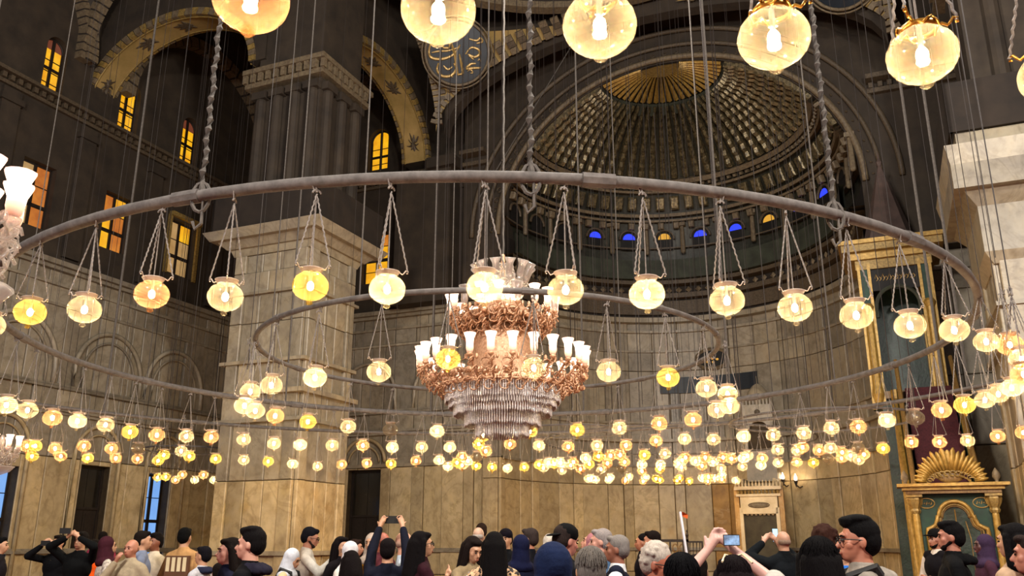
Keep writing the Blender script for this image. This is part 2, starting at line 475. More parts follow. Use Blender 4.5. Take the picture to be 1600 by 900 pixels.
def arch_mold(parent, axis, d, c, r, z, t, mat, rise=None, legs=0):
    mb = MB(); pts = arch_pts(c, r, z, 18, rise)
    if legs: pts = [(c - r, z - legs)] + pts + [(c + r, z - legs)]
    mb.tube([P3(axis, p, d, q) for p, q in pts], t, 6); return mb.obj('arch_molding', mat, parent, smooth=True)
for c in (22.4, 26.8, 30.6):
    arch_mold(wall_left, 'v', VL + .14, c, 1.75, 8.3, .1, M_marble_hi, 1.9, .6)
    arch_mold(wall_left, 'v', VL + .14, c, 1.35, 8.3, .05, M_marble_hi, 1.5, .6)
    arch_mold(wall_left, 'v', VL + .14, c, 1.15, 4.95, .08, M_marble, 1.3, 4.6)
    arch_mold(wall_left, 'v', VL + .14, c, .85, 4.95, .04, M_marble, .95)
for k, (a, b) in enumerate(LW_ARCH):
    window('v', VL - .35, 1, a, b, 19.55, 22.1, [M_yellow], 2, 4, ['arched yellow window high on the left wall, nearest the camera', 'arched yellow window on the left wall, framed by the ochre arch', 'arched yellow window on the left wall beside the zebra striped arch'][k], True, [20.7], topm=(M_yellow if k == 1 else M_redpane))
for k, h in enumerate(LW_SQ):
    window('v', VL - .35, 1, *h, [[M_tan, M_orange, M_tan], [M_orange, M_orange, M_yellow], [M_tan, M_tan, M_yellow]][k], 2, 3 if k else 3,
           ['square tan glazed window at the far left above the marble', 'square orange window behind the near pipe of the large ring', 'square tan window with bright sill frame left of the left pillar'][k], False, [h[2] + (h[3] - h[2]) * .36])
sf = MB(); sf.box(VL, VL + .25, 29.2, 31.15, 16.65, 16.85); sf.box(VL, VL + .12, 31.02, 31.2, 13.8, 16.7); sf.box(VL, VL + .12, 29.15, 29.33, 13.8, 16.7)
sf.obj('window_surround', M_gilt, wall_left)
for k, h in enumerate(LW_LOW):
    window('v', VL - .45, 1, *h, [M_bluewin], 2, 4, ['tall brown window with blue evening panes at the left edge', 'tall brown window with blue evening panes right of the dark doorway'][k], False, [h[2] + (h[3] - h[2]) * .5], .09, .14)
# doors
def door(n, axis, face, sg, a0, a1, z1, label, glassz):
    root = sroot('door_%d' % n, label); m = MB()
    def bx(mb, p0, p1, q0, q1, d1, d2, mat=None):
        lo, hi = sorted((face + sg * d1, face + sg * d2))
        if axis == 'v': mb.box(lo, hi, p0, p1, q0, q1, mat)
        else: mb.box(p0, p1, lo, hi, q0, q1, mat)
    bx(m, a0, a1, 0, z1, -.05, .0); m.obj('door_back', M_black, root)
    f = MB(); bx(f, a0, a0 + .12, 0, z1, 0, .12); bx(f, a1 - .12, a1, 0, z1, 0, .12); bx(f, a0, a1, glassz, glassz + .1, 0, .14); bx(f, a0, a1, z1 - .1, z1, 0, .12)
    f.obj('door_frame', M_frame, root)
    c = (a0 + a1) / 2
    for p0, p1 in ((a0 + .12, c - .01), (c + .01, a1 - .12)):
        l = MB(); bx(l, p0, p1, .02, glassz, .02, .07)
        for q0, q1 in ((.2, glassz * .45), (glassz * .5, glassz - .15)): bx(l, p0 + .1, p1 - .1, q0, q1, .07, .09)
        l.obj('door_leaf', M_frame, root)
        g = MB(); bx(g, p0, p1, glassz + .1, z1 - .1, .02, .04); g.obj('transom_pane', MATS['door_glass'], root)
simple('door_glass', '#2c2822', '#1d1a16', 2, .12)
door(1, 'v', VL - .4, 1, 26.1, 27.6, 4.65, 'tall dark double door in the left wall between blue windows', 2.9)
# back wall, left part ---------------------------------------------
BW_AR = (-23.5, -22.3, 20.45, 22.8); BW_SQ = (-23.55, -22.05, 14.2, 16.9); BW_D = (-23.7, -21.9, 0, 4.9)
AP_C, AP_U, AP_R = -7.5, 35.0, 8.0
wb = MB()
wall_cells(wb, 'u', UB, .7, VL - .7, AP_C - AP_R, 0, ZM, [BW_D], M_joint)
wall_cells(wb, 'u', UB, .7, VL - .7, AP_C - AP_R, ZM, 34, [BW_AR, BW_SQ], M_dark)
arch_infill(wb, 'u', UB, .7, -22.9, .6, 22.2, 22.8, M_dark)
wb.box(AP_C - AP_R - .02, AP_C - AP_R + .0, AP_U, UB, 0, 20, M_dark)
wall_back = struct('wall_back', wb, None, 'back wall of tall marble slabs between the left pillar and the apse')
BROWS = [0, .25, 1.25, 5.0, 6.6, 7.6, 10.9, 11.7, ZM]
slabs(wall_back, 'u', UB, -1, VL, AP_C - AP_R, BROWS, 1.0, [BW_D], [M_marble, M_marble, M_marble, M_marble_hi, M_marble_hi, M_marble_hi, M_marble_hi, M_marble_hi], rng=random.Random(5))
for z, pr in ((1.2, [(0, .1, .2), (.1, .18, .14)]), (5.0, [(0, .14, .18)]), (6.5, [(0, .12, .2), (.12, .22, .3)]), (7.5, [(0, .1, .25), (.12, .2, .18)]), (10.8, [(0, .1, .15)]), (11.6, [(0, .12, .2)]), (12.2, [(0, .15, .3), (.15, .35, .5)])):
    molding(wall_back, 'u', UB, -1, VL, AP_C - AP_R, z, pr, M_marble_hi)
arch_mold(wall_back, 'u', UB - .14, -22.8, 1.15, 5.25, .09, M_marble, 1.1); arch_mold(wall_back, 'u', UB - .14, -22.8, .85, 5.25, .05, M_marble, .75)
for c in (-22.8, -18.6): arch_mold(wall_back, 'u', UB - .14, c, 1.6, 8.3, .09, M_marble_hi, 1.7, .6)
window('u', UB + .35, -1, BW_AR[0], BW_AR[1], BW_AR[2], BW_AR[3], [M_yellow], 2, 4, 'arched yellow window under the painted ochre arch right of the pillar', True, [21.3])
window('u', UB + .35, -1, *BW_SQ, [M_yellow, M_orange, M_yellow], 2, 4, 'square yellow window just right of the left pillar capital', False, [15.45])
door(2, 'u', UB + .4, -1, BW_D[0], BW_D[1], BW_D[3], 'tall dark doorway with reflecting transom in the back wall', 2.75)
# upper pilasters and cornices
def dentil(parent, axis, d, sg, a0, a1, z, mat, step=.35, h=.22):
    mb = MB(); n = int((a1 - a0) / step)
    for k in range(n):
        p = a0 + step * (k + .25)
        lo, hi = sorted((d, d + sg * .28))
        if axis == 'v': mb.box(lo, hi, p, p + step * .5, z, z + h)
        else: mb.box(p, p + step * .5, lo, hi, z, z + h)
    return mb.obj('dentil_row', mat, parent, kind='stuff')
for axis, par, d, sg, a0, a1, z in (('u', wall_back, UB, -1, VL, AP_C - AP_R, 19.3), ('v', wall_left, VL, 1, 12, UB, 18.9)):
    molding(par, axis, d, sg, a0, a1, z, [(0, .15, .15), (.4, .55, .42)], M_trimd, 'cornice')
    dentil(par, axis, d, sg, a0, a1, z + .16, M_trimd)
for a in (-26.5, -25.3, -20.9, -19.8, -17.6, -16.3):
    m = MB(); m.box(a - .35, a + .35, UB - .18, UB, ZM + .35, 19.2); m.box(a - .45, a + .45, UB - .28, UB, 18.5, 18.75); m.box(a - .45, a + .45, UB - .28, UB, ZM + .35, 13.0); m.obj('pilaster', M_dark, wall_back)
for a in (20.4, 24.1, 28.0, 32.4, 34.0):
    m = MB(); m.box(VL, VL + .18, a - .4, a + .4, ZM + .35, 18.8); m.box(VL, VL + .28, a - .5, a + .5, 18.2, 18.45); m.obj('pilaster', M_dark, wall_left)
# ---------------------------------------------------------------- piers
def pier(name, v0, v1, u0, u1, label, cap, left_cap=True, upper=True):
    m = MB(); m.box(v0, v1, u0, u1, 0, ZM, M_joint); m.box(v0 + .1, v1 - .1, u0 + .1, u1 - .1, ZM, 34, M_dark)
    root = struct(name, m, None, label)
    rows = [0, .3, 1.25, 3.6, 5.6, 6.6, 7.7, 9.1, 10.2, 11.0, 11.7]
    rng = random.Random(int(abs(v0) * 10))
    w = v1 - v0; du = u1 - u0
    def face(axis, d, sg, a0, a1):
        L = a1 - a0
        cuts = [a0, a0 + L * .16, a0 + L * .38, a0 + L * .62, a0 + L * .84, a1]
        if L > 5:
            cuts = [a0 + L * k / 8 for k in range(9)]
        for ri, (z0, z1) in enumerate(zip(rows, rows[1:])):
            cc = cuts if ri not in (0, 4, 8) else [a0, (a0 + a1) / 2, a1]
            for ci, (p, q) in enumerate(zip(cc, cc[1:])):
                th = .14 if ci in (0, len(cc) - 2) else rng.choice((.05, .07)); 
                mb = MB(); g = .012; lo, hi = sorted((d, d + sg * th))
                if axis == 'v': mb.slab(lo, hi, p + g, q - g, z0 + g, z1 - g, .02, 0, sg)
                else: mb.slab(p + g, q - g, lo, hi, z0 + g, z1 - g, .02, 1, sg)
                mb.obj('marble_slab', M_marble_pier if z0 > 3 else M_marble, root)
    face('u', u0, -1, v0, v1)
    if v1 < 0: face('v', v1, 1, u0, u1)
    else: face('v', v0, -1, u0, u1)
    for z, prj, h in ((1.2, .22, .14), (5.55, .25, .12), (6.5, .3, .16), (7.62, .22, .12), (10.15, .2, .1)):
        mb = MB().box(v0 - prj, v1 + prj, u0 - prj, u1 + prj, z, z + h); mb.obj('band_molding', M_marble_pier, root)
    for z0, z1, p0, p1 in cap:
        mb = MB(); vs = [(v0 - p0, u0 - p0, z0), (v1 + p0, u0 - p0, z0), (v1 + p0, u1 + p0, z0), (v0 - p0, u1 + p0, z0),
                         (v0 - p1, u0 - p1, z1), (v1 + p1, u0 - p1, z1), (v1 + p1, u1 + p1, z1), (v0 - p1, u1 + p1, z1)]
        mb.add(vs, [(0, 3, 2, 1), (4, 5, 6, 7), (0, 1, 5, 4), (1, 2, 6, 5), (2, 3, 7, 6), (3, 0, 4, 7)]); mb.obj('capital_course', M_marble_pier, root)
    if upper:
        mb = MB(); mb.box(v0 - .25, v1 + .2, u0 - .25, u1 + .2, 18.6, 18.8); mb.box(v0 - .3, v1 + .3, u0 - .4, u1 + .3, 19.15, 19.35); mb.obj('cornice', M_trim, root)
        mb = MB()
        n = int((w + .6) / .36)
        for k in range(n): mb.box(v0 - .3 + k * .36, v0 - .12 + k * .36, u0 - .35, u0 - .1, 18.8, 19.15)
        n = int((du + .6) / .36)
        for k in range(n): mb.box(v1 + .1, v1 + .27, u0 - .3 + k * .36, u0 - .12 + k * .36, 18.8, 19.15)
        mb.obj('dentil_row', M_trim, root, kind='stuff')
    for a in [v0 + w * k / 4 for k in (.5, 1.5, 2.5, 3.5)]:
        mb = MB(); mb.cap((a, u0 + .02, 13.6), (a, u0 + .02, 18.0), .24, .22, 10); mb.box(a - .33, a + .33, u0 - .2, u0 + .1, 18.1, 18.4); mb.obj('half_column', M_dark, root, smooth=False)
    for a in [u0 + du * k / 3 for k in (.5, 1.5, 2.5)]:
        if v1 < 0: mb = MB(); mb.cap((v1 - .02, a, 13.6), (v1 - .02, a, 18.0), .24, .22, 10); mb.box(v1 - .1, v1 + .2, a - .33, a + .33, 18.1, 18.4); mb.obj('half_column', M_dark, root)
    # gallery parapet above the capital
    mb = MB(); e = .75
    mb.box(v0 - e, v1 + e, u0 - e, u0 - e + .1, ZM, 14.0); mb.box(v1 + e - .1, v1 + e, u0 - e, u1 + e, ZM, 14.0); mb.box(v0 - e, v0 - e + .1, u0 - e, u1 + e, ZM, 14.0)
    mb.obj('parapet', M_darker, root)
    return root
pier('wall_pier_left', -21.2, -18.0, 24.0, 26.8, 'square marble pillar with a wide capital left of the chandelier',
     [(11.7, 11.95, .1, .2), (11.95, 12.2, .3, .55), (12.2, 12.5, .75, .95)])
pier('wall_pier_right', 3.4, 10.5, 25.5, 28.6, 'massive marble pillar with stepped capital at the right edge',
     [(8.8, 9.1, .1, .3), (9.1, 10.4, .3, .3), (10.4, 10.8, .3, .6), (10.8, 11.5, .85, .85), (11.5, 12.05, .85, .95), (12.05, 12.5, .6, .6)], upper=True)
# ---------------------------------------------------------------- apse
wa = MB(); NA = 40
def apt(t, r, z): return (AP_C - r * math.cos(t), AP_U + r * math.sin(t), z)
def ring_wall(mb, r0, r1, z0, z1, mat, n=40, t0=0, t1=PI):
    for k in range(n):
        a, b = t0 + (t1 - t0) * k / n, t0 + (t1 - t0) * (k + 1) / n
        vs = [apt(a, r0, z0), apt(b, r0, z0), apt(b, r0, z1), apt(a, r0, z1), apt(a, r1, z0), apt(b, r1, z0), apt(b, r1, z1), apt(a, r1, z1)]
        mb.add(vs, [(0, 1, 2, 3), (7, 6, 5, 4), (0, 4, 5, 1), (2, 6, 7, 3)], mat)
ring_wall(wa, AP_R, AP_R + .7, 0, ZM, M_joint)
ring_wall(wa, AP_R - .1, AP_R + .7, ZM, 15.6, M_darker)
wall_apse = struct('wall_apse', wa, None, 'curved apse wall of tall marble slabs under the ribbed half dome')
AROWS = [0, .3, 1.3, 4.3, 5.2, 6.4, 7.3, 9.9, 10.9, 11.9, ZM]
rng = random.Random(21); t = 0; ci = 0
while t < PI - .01:
    wd = (.5, 1.35, .8)[ci % 3] * (1 + .15 * (rng.random() - .5)) / AP_R
    t2 = min(PI, t + wd)
    if PI - t2 < .05: t2 = PI
    for ri, (z0, z1) in enumerate(zip(AROWS, AROWS[1:])):
        if ri in (3, 5, 8) and ci % 3 == 0: pass
        tm = (t + t2) / 2; th = .12 if ci % 3 == 0 else .06
        ca = Vector((-math.sin(tm), -math.cos(tm), 0)) * -1
        hw = AP_R * math.sin((t2 - t) / 2) - .015
        ex = Vector((math.sin(tm), math.cos(tm), 0)); ey = Vector((math.cos(tm), -math.sin(tm), 0))   # along, inwards
        c = Vector(apt(tm, AP_R * math.cos((t2 - t) / 2) - .0, 0))
        mb = MB(); b = .02; g = .012
        def PP(a, d, z): q = c + ex * a + ey * d; return (q.x, q.y, z)
        vs = [PP(-hw, -.05, z0 + g), PP(hw, -.05, z0 + g), PP(hw, -.05, z1 - g), PP(-hw, -.05, z1 - g),
              PP(-hw, th - b, z0 + g), PP(hw, th - b, z0 + g), PP(hw, th - b, z1 - g), PP(-hw, th - b, z1 - g),
              PP(-hw + b, th, z0 + g + b), PP(hw - b, th, z0 + g + b), PP(hw - b, th, z1 - g - b), PP(-hw + b, th, z1 - g - b)]
        fs = [(8, 9, 10, 11)]
        for k in range(4):
            n = (k + 1) % 4; fs += [(k, n, 4 + n, 4 + k), (4 + k, 4 + n, 8 + n, 8 + k)]
        mb.add(vs, fs)
        amber = (z0 < 4.3 and 1.55 < tm < 1.95)
        mb.obj('marble_slab', M_amber if amber else (M_marble if ri < 4 else M_marble_hi), wall_apse)
    t = t2; ci += 1
for z, r, h in ((1.25, 7.75, .14), (5.15, 7.8, .1), (6.35, 7.7, .14), (7.25, 7.8, .1), (10.85, 7.82, .1), (11.85, 7.75, .12), (12.35, 7.5, .25)):
    mb = MB(); ring_wall(mb, r, AP_R, z, z + h, None, 40); mb.obj('molding', M_marble_hi, wall_apse)
for v0, v1 in ((AP_C - AP_R - .75, AP_C - AP_R), (AP_C + AP_R, AP_C + AP_R + .75)):
    for z0, z1 in zip(AROWS, AROWS[1:]):
        for q in range(2): MB().slab(v0 + .36 * q + .01, v0 + .36 * q + .37, AP_U - .05, UB, z0 + .01, z1 - .01, .02, 1, -1).obj('marble_slab', M_marble if z0 < 5 else M_marble_hi, wall_apse)
# frieze, ledge and gallery front
mb = MB(); ring_wall(mb, 7.72, 7.9, 12.8, 13.5, None); mb.obj('frieze', M_trimd, wall_apse)
mb = MB(); ring_wall(mb, 7.45, 7.9, 13.6, 13.85, None); ring_wall(mb, 7.3, 7.9, 14.3, 14.5, None); mb.obj('cornice', M_trimd, wall_apse)
mb = MB(); ring_wall(mb, 7.0, 7.2, 14.5, 15.5, None); mb.obj('gallery_front', M_greenframe, wall_apse)
for k in range(46):
    tt = .1 + (PI - .2) * k / 45; c = Vector(apt(tt, 7.5, 14.0)); s = .16
    mb = MB().add([c + Vector((0, 0, s)), c + Vector((math.sin(tt) * s, math.cos(tt) * s, 0)), c + Vector((0, 0, -s)), c - Vector((math.sin(tt) * s, math.cos(tt) * s, 0)), Vector(apt(tt, 7.42, 14.0))],
                  [(0, 1, 4), (1, 2, 4), (2, 3, 4), (3, 0, 4)])
    mb.obj('diamond_boss', M_trim, wall_apse)
# oval window and dark inscription band
def apse_frame(t): return Vector(apt(t, AP_R, 0)), Vector((math.sin(t), math.cos(t), 0)), Vector((math.cos(t), -math.sin(t), 0))
c0, ex, ey = apse_frame(PI / 2 + .02)
def ovl(mb, rx, rz, d, z, n=24, mat=None):
    mb.add([c0 + ex * (rx * math.cos(2 * PI * k / n)) + ey * d + Vector((0, 0, z + rz * math.sin(2 * PI * k / n))) for k in range(n)], [tuple(range(n))], mat)
WIN[0] += 1
ow = sroot('window_%d' % WIN[0], 'small dark oval window in the apse wall')
mb = MB(); ovl(mb, .75, .45, .16, 10.4); mb.obj('pane', M_black, ow)
mb = MB(); mb.tube([c0 + ex * (.8 * math.cos(2 * PI * k / 24)) + ey * .16 + Vector((0, 0, 10.4 + .5 * math.sin(2 * PI * k / 24))) for k in range(24)], .09, 6, closed=True); mb.obj('window_frame', M_trim, ow)
for dx, dz, m in ((-.1, .1, M_bluewin), (-.25, -.15, M_amberp), (.05, -.18, M_amberp), (.25, -.05, M_amberp), (.0, .0, M_yellow)):
    mb = MB(); q = c0 + ex * dx + ey * .2 + Vector((0, 0, 10.4 + dz)); mb.ell(q, (.07, .02, .06), 6, 4); mb.obj('coloured_pane', m, ow)
tag = MB()
for z0, z1 in ((8.75, 9.55),):
    ring_wall(tag, 7.8, 7.95, z0, z1, None, 12, PI / 2 - .32, PI / 2 + .3)
tag.obj('inscription_band', M_navy, wall_apse)
# ---------------------------------------------------------------- half dome
RD, ZD, RISE = 7.9, 15.5, 7.2
def dpt(t, e, r=0.0):
    """t 0..pi around, e 0..pi/2 elevation"""
    R = RD - r
    return Vector((AP_C - R * math.cos(e) * math.cos(t), AP_U + R * math.cos(e) * math.sin(t), ZD + (RISE - r) * math.sin(e)))
hd = MB(); n, m_ = 60, 20
vs = [dpt(PI * i / n, PI / 2 * j / m_, -.15) for j in range(m_ + 1) for i in range(n + 1)]
hd.add(vs, [(j * (n + 1) + i, j * (n + 1) + i + 1, (j + 1) * (n + 1) + i + 1, (j + 1) * (n + 1) + i) for j in range(m_) for i in range(n)])
half_dome = struct('ceiling_half_dome', hd, M_rib, 'deep ribbed half dome with gilded crown over the apse', smooth=True)
def z2e(z): return math.asin(min(1, (z - ZD) / RISE))
def r2e(r): return math.acos(min(1, r / RD))
e0, e1 = z2e(19.75), r2e(2.9)
for k in range(34):
    t = PI * (k + .5) / 34; mb = MB(); steps = 18
    pts = []; 
    for j in range(steps + 1):
        e = e0 + (e1 - e0) * j / steps
        hw = .62 * PI / 34 / 2 * 1.0
        bul = .16 + .07 * (j % 2)
        row = [dpt(t - hw, e, -.05), dpt(t - hw * .8, e, bul), dpt(t, e, bul + .1), dpt(t + hw * .8, e, bul), dpt(t + hw, e, -.05)]
        pts += row
    mb.add(pts, [(j * 5 + i, j * 5 + i + 1, (j + 1) * 5 + i + 1, (j + 1) * 5 + i) for j in range(steps) for i in range(4)])
    mb.obj('rib', M_silverrib, half_dome)
# crown
for k in range(26):
    t0_, t1_ = PI * (k + .08) / 26, PI * (k + .8) / 26; mb = MB(); ea = r2e(2.75); eb = r2e(.9)
    vs = []
    for j in range(5):
        e = ea + (eb - ea) * j / 4
        vs += [dpt(t0_, e, .05), dpt((t0_ + t1_) / 2, e, .14), dpt(t1_, e, .05)]
    mb.add(vs, [(j * 3 + i, j * 3 + i + 1, (j + 1) * 3 + i + 1, (j + 1) * 3 + i) for j in range(4) for i in range(2)])
    mb.obj('crown_ray', M_gold, half_dome)
mb = MB()
vs = [dpt(PI, PI / 2, .1)] + [dpt(PI * i / 20, r2e(.95), .12) for i in range(21)]
mb.add(vs, [(0, i, i + 1) for i in range(1, 21)]); mb.obj('crown_boss', M_gilt, half_dome)
mb = MB()
for k in range(17):
    t = PI * (k + .5) / 17; vs = [dpt(t - .09, r2e(2.8), .12), dpt(t - .07, r2e(3.25), .16), dpt(t, r2e(3.5), .18), dpt(t + .07, r2e(3.25), .16), dpt(t + .09, r2e(2.8), .12)]
    mb.add(vs, [(0, 1, 2, 3, 4)])
mb.obj('crown_scallop', M_greenframe, half_dome, kind='stuff')
def dring(z0, z1, pr, mat, name='cornice'):
    ea, eb = z2e(z0), z2e(z1); mb = MB(); n = 60; vs = []
    for i in range(n + 1):
        t = PI * i / n; vs += [dpt(t, ea, -.1), dpt(t, ea, pr), dpt(t, eb, pr), dpt(t, eb, -.1)]
    mb.add(vs, [(i * 4 + j, (i + 1) * 4 + j, (i + 1) * 4 + j + 1, i * 4 + j + 1) for i in range(n) for j in range(3)])
    return mb.obj(name, mat, half_dome)
dring(19.5, 19.7, .32, M_trim); dring(19.15, 19.25, .25, M_trim); dring(18.0, 18.15, .3, M_trim); dring(17.75, 17.85, .22, M_trim)
dring(16.35, 16.42, .2, M_trimd)
for zc, n, w, h, mat in ((18.65, 30, .45, .7, M_silverrib), (19.38, 60, .15, .16, M_trim), (17.55, 30, .3, .35, M_trim)):
    for k in range(n):
        t = PI * (k + .5) / n; e = z2e(zc); c = dpt(t, e, .12)
        ex = Vector((math.sin(t), math.cos(t), 0)); nn = (Vector((AP_C, AP_U, ZD)) - c).normalized(); up = ex.cross(nn)
        if up.z < 0: up = -up
        mb = MB(); vs = []
        for d, q in ((-.1, 1), (.1, 1), (.16, .75)):
            vs += [c + ex * (-w / 2 * q) + up * (-h / 2 * q) + nn * d, c + ex * (w / 2 * q) + up * (-h / 2 * q) + nn * d, c + ex * (w / 2 * q) + up * (h / 2 * q) + nn * d, c + ex * (-w / 2 * q) + up * (h / 2 * q) + nn * d]
        fs = [(8, 9, 10, 11)]
        for i in range(4):
            j = (i + 1) % 4; fs += [(i, j, 4 + j, 4 + i), (4 + i, 4 + j, 8 + j, 8 + i)]
        mb.add(vs, fs); mb.obj('coffer_block' if zc > 18 and zc < 19 else 'bracket', mat, half_dome)
# drum windows
for k in range(13):
    t = PI * (k + .5) / 13; e = z2e(16.75); c = dpt(t, e, .1); ex = Vector((math.sin(t), math.cos(t), 0)); nn = Vector((math.cos(t), -math.sin(t), 0))
    def disc(w, h, d, n=10):
        pts = [c + ex * (-w) + Vector((0, 0, -.45)) + nn * d, c + ex * w + Vector((0, 0, -.45)) + nn * d]
        pts += [c + ex * (w * math.cos(PI * i / n)) + Vector((0, 0, .1 + h * math.sin(PI * i / n))) + nn * d for i in range(n + 1)]
        return pts
    mb = MB(); p = disc(.42, .42, .03); mb.add(p, [tuple(range(len(p)))]); o = mb.obj('arched_niche', M_black, half_dome)
    mb = MB(); p = [c + ex * (.33 * math.cos(PI * i / 10)) + Vector((0, 0, .1 + .33 * math.sin(PI * i / 10))) + nn * .05 for i in range(11)]
    mb.add(p, [tuple(range(11))]); mb.obj('fanlight', (M_blue, M_blue, M_amberp)[k % 3] if 2 < k < 11 else M_black, o)
    mb = MB(); p = disc(.5, .5, .06); mb.tube(p[2:], .06, 5); mb.obj('arch_molding', M_trimd, half_dome)
    t2 = PI * (k + 1) / 13; c2 = dpt(t2, e, .15); mb = MB(); mb.cap(c2 + Vector((0, 0, -.6)), c2 + Vector((0, 0, .75)), .13, .1, 8); mb.box(c2.x - .2, c2.x + .2, c2.y - .2, c2.y + .2, c2.z + .75, c2.z + .95); mb.obj('bracket', M_trim, half_dome)
# ---------------------------------------------------------------- wall above and beside the half dome
ws = MB()
arch_infill(ws, 'u', AP_U, .9, AP_C, RD, ZD, 34, M_dark, RISE)
for a0, a1 in ((AP_C - RD - 2.0, AP_C - RD), (AP_C + RD, 16.5)):
    ws.box(a0, a1, AP_U if a0 > -10 else AP_U, UB + .7, ZM, 34, M_dark)
ws.box(AP_C + RD, 16.5, UB, UB + .7, 0, ZM, M_joint)
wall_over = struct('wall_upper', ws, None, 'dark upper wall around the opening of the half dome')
slabs(wall_over, 'u', UB, -1, AP_C + RD + .1, 14, BROWS, 1.0, [], [M_marble, M_marble, M_marble, M_marble_hi], rng=random.Random(9))
for r0, w, mat, d in ((RD + .15, .14, M_trim, -.1), (RD + .75, .1, M_trimd, -.12), (RD + 1.5, .12, M_trimd, -.1)):
    mb = MB(); sc = (RISE + r0 - RD) / r0
    mb.tube([(AP_C - r0 * math.cos(PI * k / 60), AP_U + d, ZD + r0 * sc * math.sin(PI * k / 60)) for k in range(61)], w, 6); mb.obj('arch_molding', mat, wall_over, smooth=True)
mb = MB()
for k in range(48):          # scrolls on the arch face
    t = PI * (k + .5) / 48; r0 = RD + .45; zc = ZD + (RISE + .45) * math.sin(t); xc = AP_C - r0 * math.cos(t)
    mb.tube([(xc + .18 * math.cos(a) * (1 - a / 9), AP_U - .05, zc + .18 * math.sin(a) * (1 - a / 9)) for a in [j * .8 + t * 2 for j in range(8)]], .03, 4)
mb.obj('scroll_carving', M_trimd, wall_over, kind='stuff')
molding(wall_over, 'u', AP_U, -1, AP_C + RD + .6, 14, 19.2, [(0, .2, .25), (.5, .7, .6)], M_trimd, 'cornice'); dentil(wall_over, 'u', AP_U, -1, AP_C + RD + .6, 14, 19.42, M_trimd)
molding(wall_over, 'u', AP_U, -1, AP_C - RD - 2.0, AP_C - RD - .7, 19.2, [(0, .2, .25), (.5, .7, .6)], M_trimd, 'cornice')
# ---------------------------------------------------------------- arches a and b, spandrels
def band_arch(name, label, axis, c, r, z, rise, d0, d1, ztop, lo, hi, stripes=0):
    """wall with arch opening; painted soffit and voussoir edging"""
    mb = MB(); arch_infill(mb, axis, d0, d1 - d0, c, r + .02, z, ztop, M_dark, rise + .02, lo, hi)
    root = struct(name, mb, None, label)
    pts = arch_pts(c, r, z, 28, rise)
    so = MB(); vs = []
    for p, q in pts: vs += [P3(axis, p, d0 + .12, q), P3(axis, p, d1 - .12, q)]
    so.add(vs, [(2 * k, 2 * k + 1, 2 * k + 3, 2 * k + 2) for k in range(28)]); so.obj('painted_soffit', M_ochre, root, smooth=True)
    N = 40
    for d, s_ in ((d0, -1), (d1, 1)):
        e = MB()
        e.tube([P3(axis, p, d + s_ * -.14, q - .03) for p, q in pts], .035, 5); e.obj('soffit_fillet', M_gilt, root)
        pp = arch_pts(c, r + .16, z, N, rise + .16)
        for k in range(N):
            (a, za), (b, zb) = pp[k], pp[k + 1]; f = .12
            a2, za2 = a + (b - a) * (1 - f), za + (zb - za) * (1 - f)
            mx, mz = c - a, z - za
            def off(p, q, o):
                L = math.hypot(p - c, q - z) or 1
                return p + (p - c) / L * o, q + (q - z) / L * o
            vv = []
            lo_, hi_ = (d - .05, d + .12) if s_ < 0 else (d - .12, d + .05)
            for dd in (lo_, hi_):
                for (p, q), o in (((a, za), -.16), ((a2, za2), -.16), ((a2, za2), .16), ((a, za), .16)):
                    p_, q_ = off(p, q, o); vv.append(P3(axis, p_, dd, q_))
            v = MB().add(vv, [(0, 1, 2, 3), (7, 6, 5, 4), (0, 4, 5, 1), (1, 5, 6, 2), (2, 6, 7, 3), (3, 7, 4, 0)])
            v.obj('voussoir', (M_trim, M_gilt)[k % 2] if not stripes else (M_trim, M_darker)[k % 2], root)
    return root, pts
aa, pa = band_arch('wall_arch_left', 'ochre painted arch between the left wall and the left pillar', 'u', -26.0, 4.4, 20.0, 3.15, 24.0, 25.3, 34, VL, -20.8)
ab, pb = band_arch('wall_arch_middle', 'narrow ochre painted arch between the left pillar and the back wall', 'v', 30.1, 4.4, 19.8, 3.3, -20.6, -19.2, 34, 24.2, UB)
def paint_blob(root, axis, c, r, z, rise, d0, d1, ks):
    for t in ks:                                      # painted cartouches on the soffit
        p, q = c - (r - .02) * math.cos(t), z + (rise - .02) * math.sin(t); tx = Vector(P3(axis, r * math.sin(t), 0, rise * math.cos(t))).normalized()
        cc = Vector(P3(axis, p, (d0 + d1) / 2, q)); ay = Vector(P3(axis, 0, 1, 0)); nn = tx.cross(ay); mb = MB()
        if nn.z > 0: nn = -nn
        for a in range(9):
            w = 2 * PI * a / 9; rad = .28 + .1 * (a % 2)
            q_ = cc + tx * (rad * 1.5 * math.cos(w)) + ay * (rad * math.sin(w)) + nn * .02
            mb.tube([cc + nn * .02, (cc + q_) / 2 + tx * .1, q_], [.05, .09, .03], 5, flat=.4)
        mb.obj('painted_cartouche', M_trimd, root)
paint_blob(aa, 'u', -26.0, 4.4, 20.0, 3.15, 24.0, 25.3, (.35, 1.1, 1.6, 2.3)); paint_blob(ab, 'v', 30.1, 4.4, 19.8, 3.3, -20.6, -19.2, (2.85, 2.05, 1.6, 1.2))
mb = MB(); mb.box(-19.1, -17.6, 34.2, UB, 19.2, 19.75); mb.box(-20.9, -17.9, 34.5, UB, ZM, 19.2); mb.obj('arch_pier', M_dark, ab)
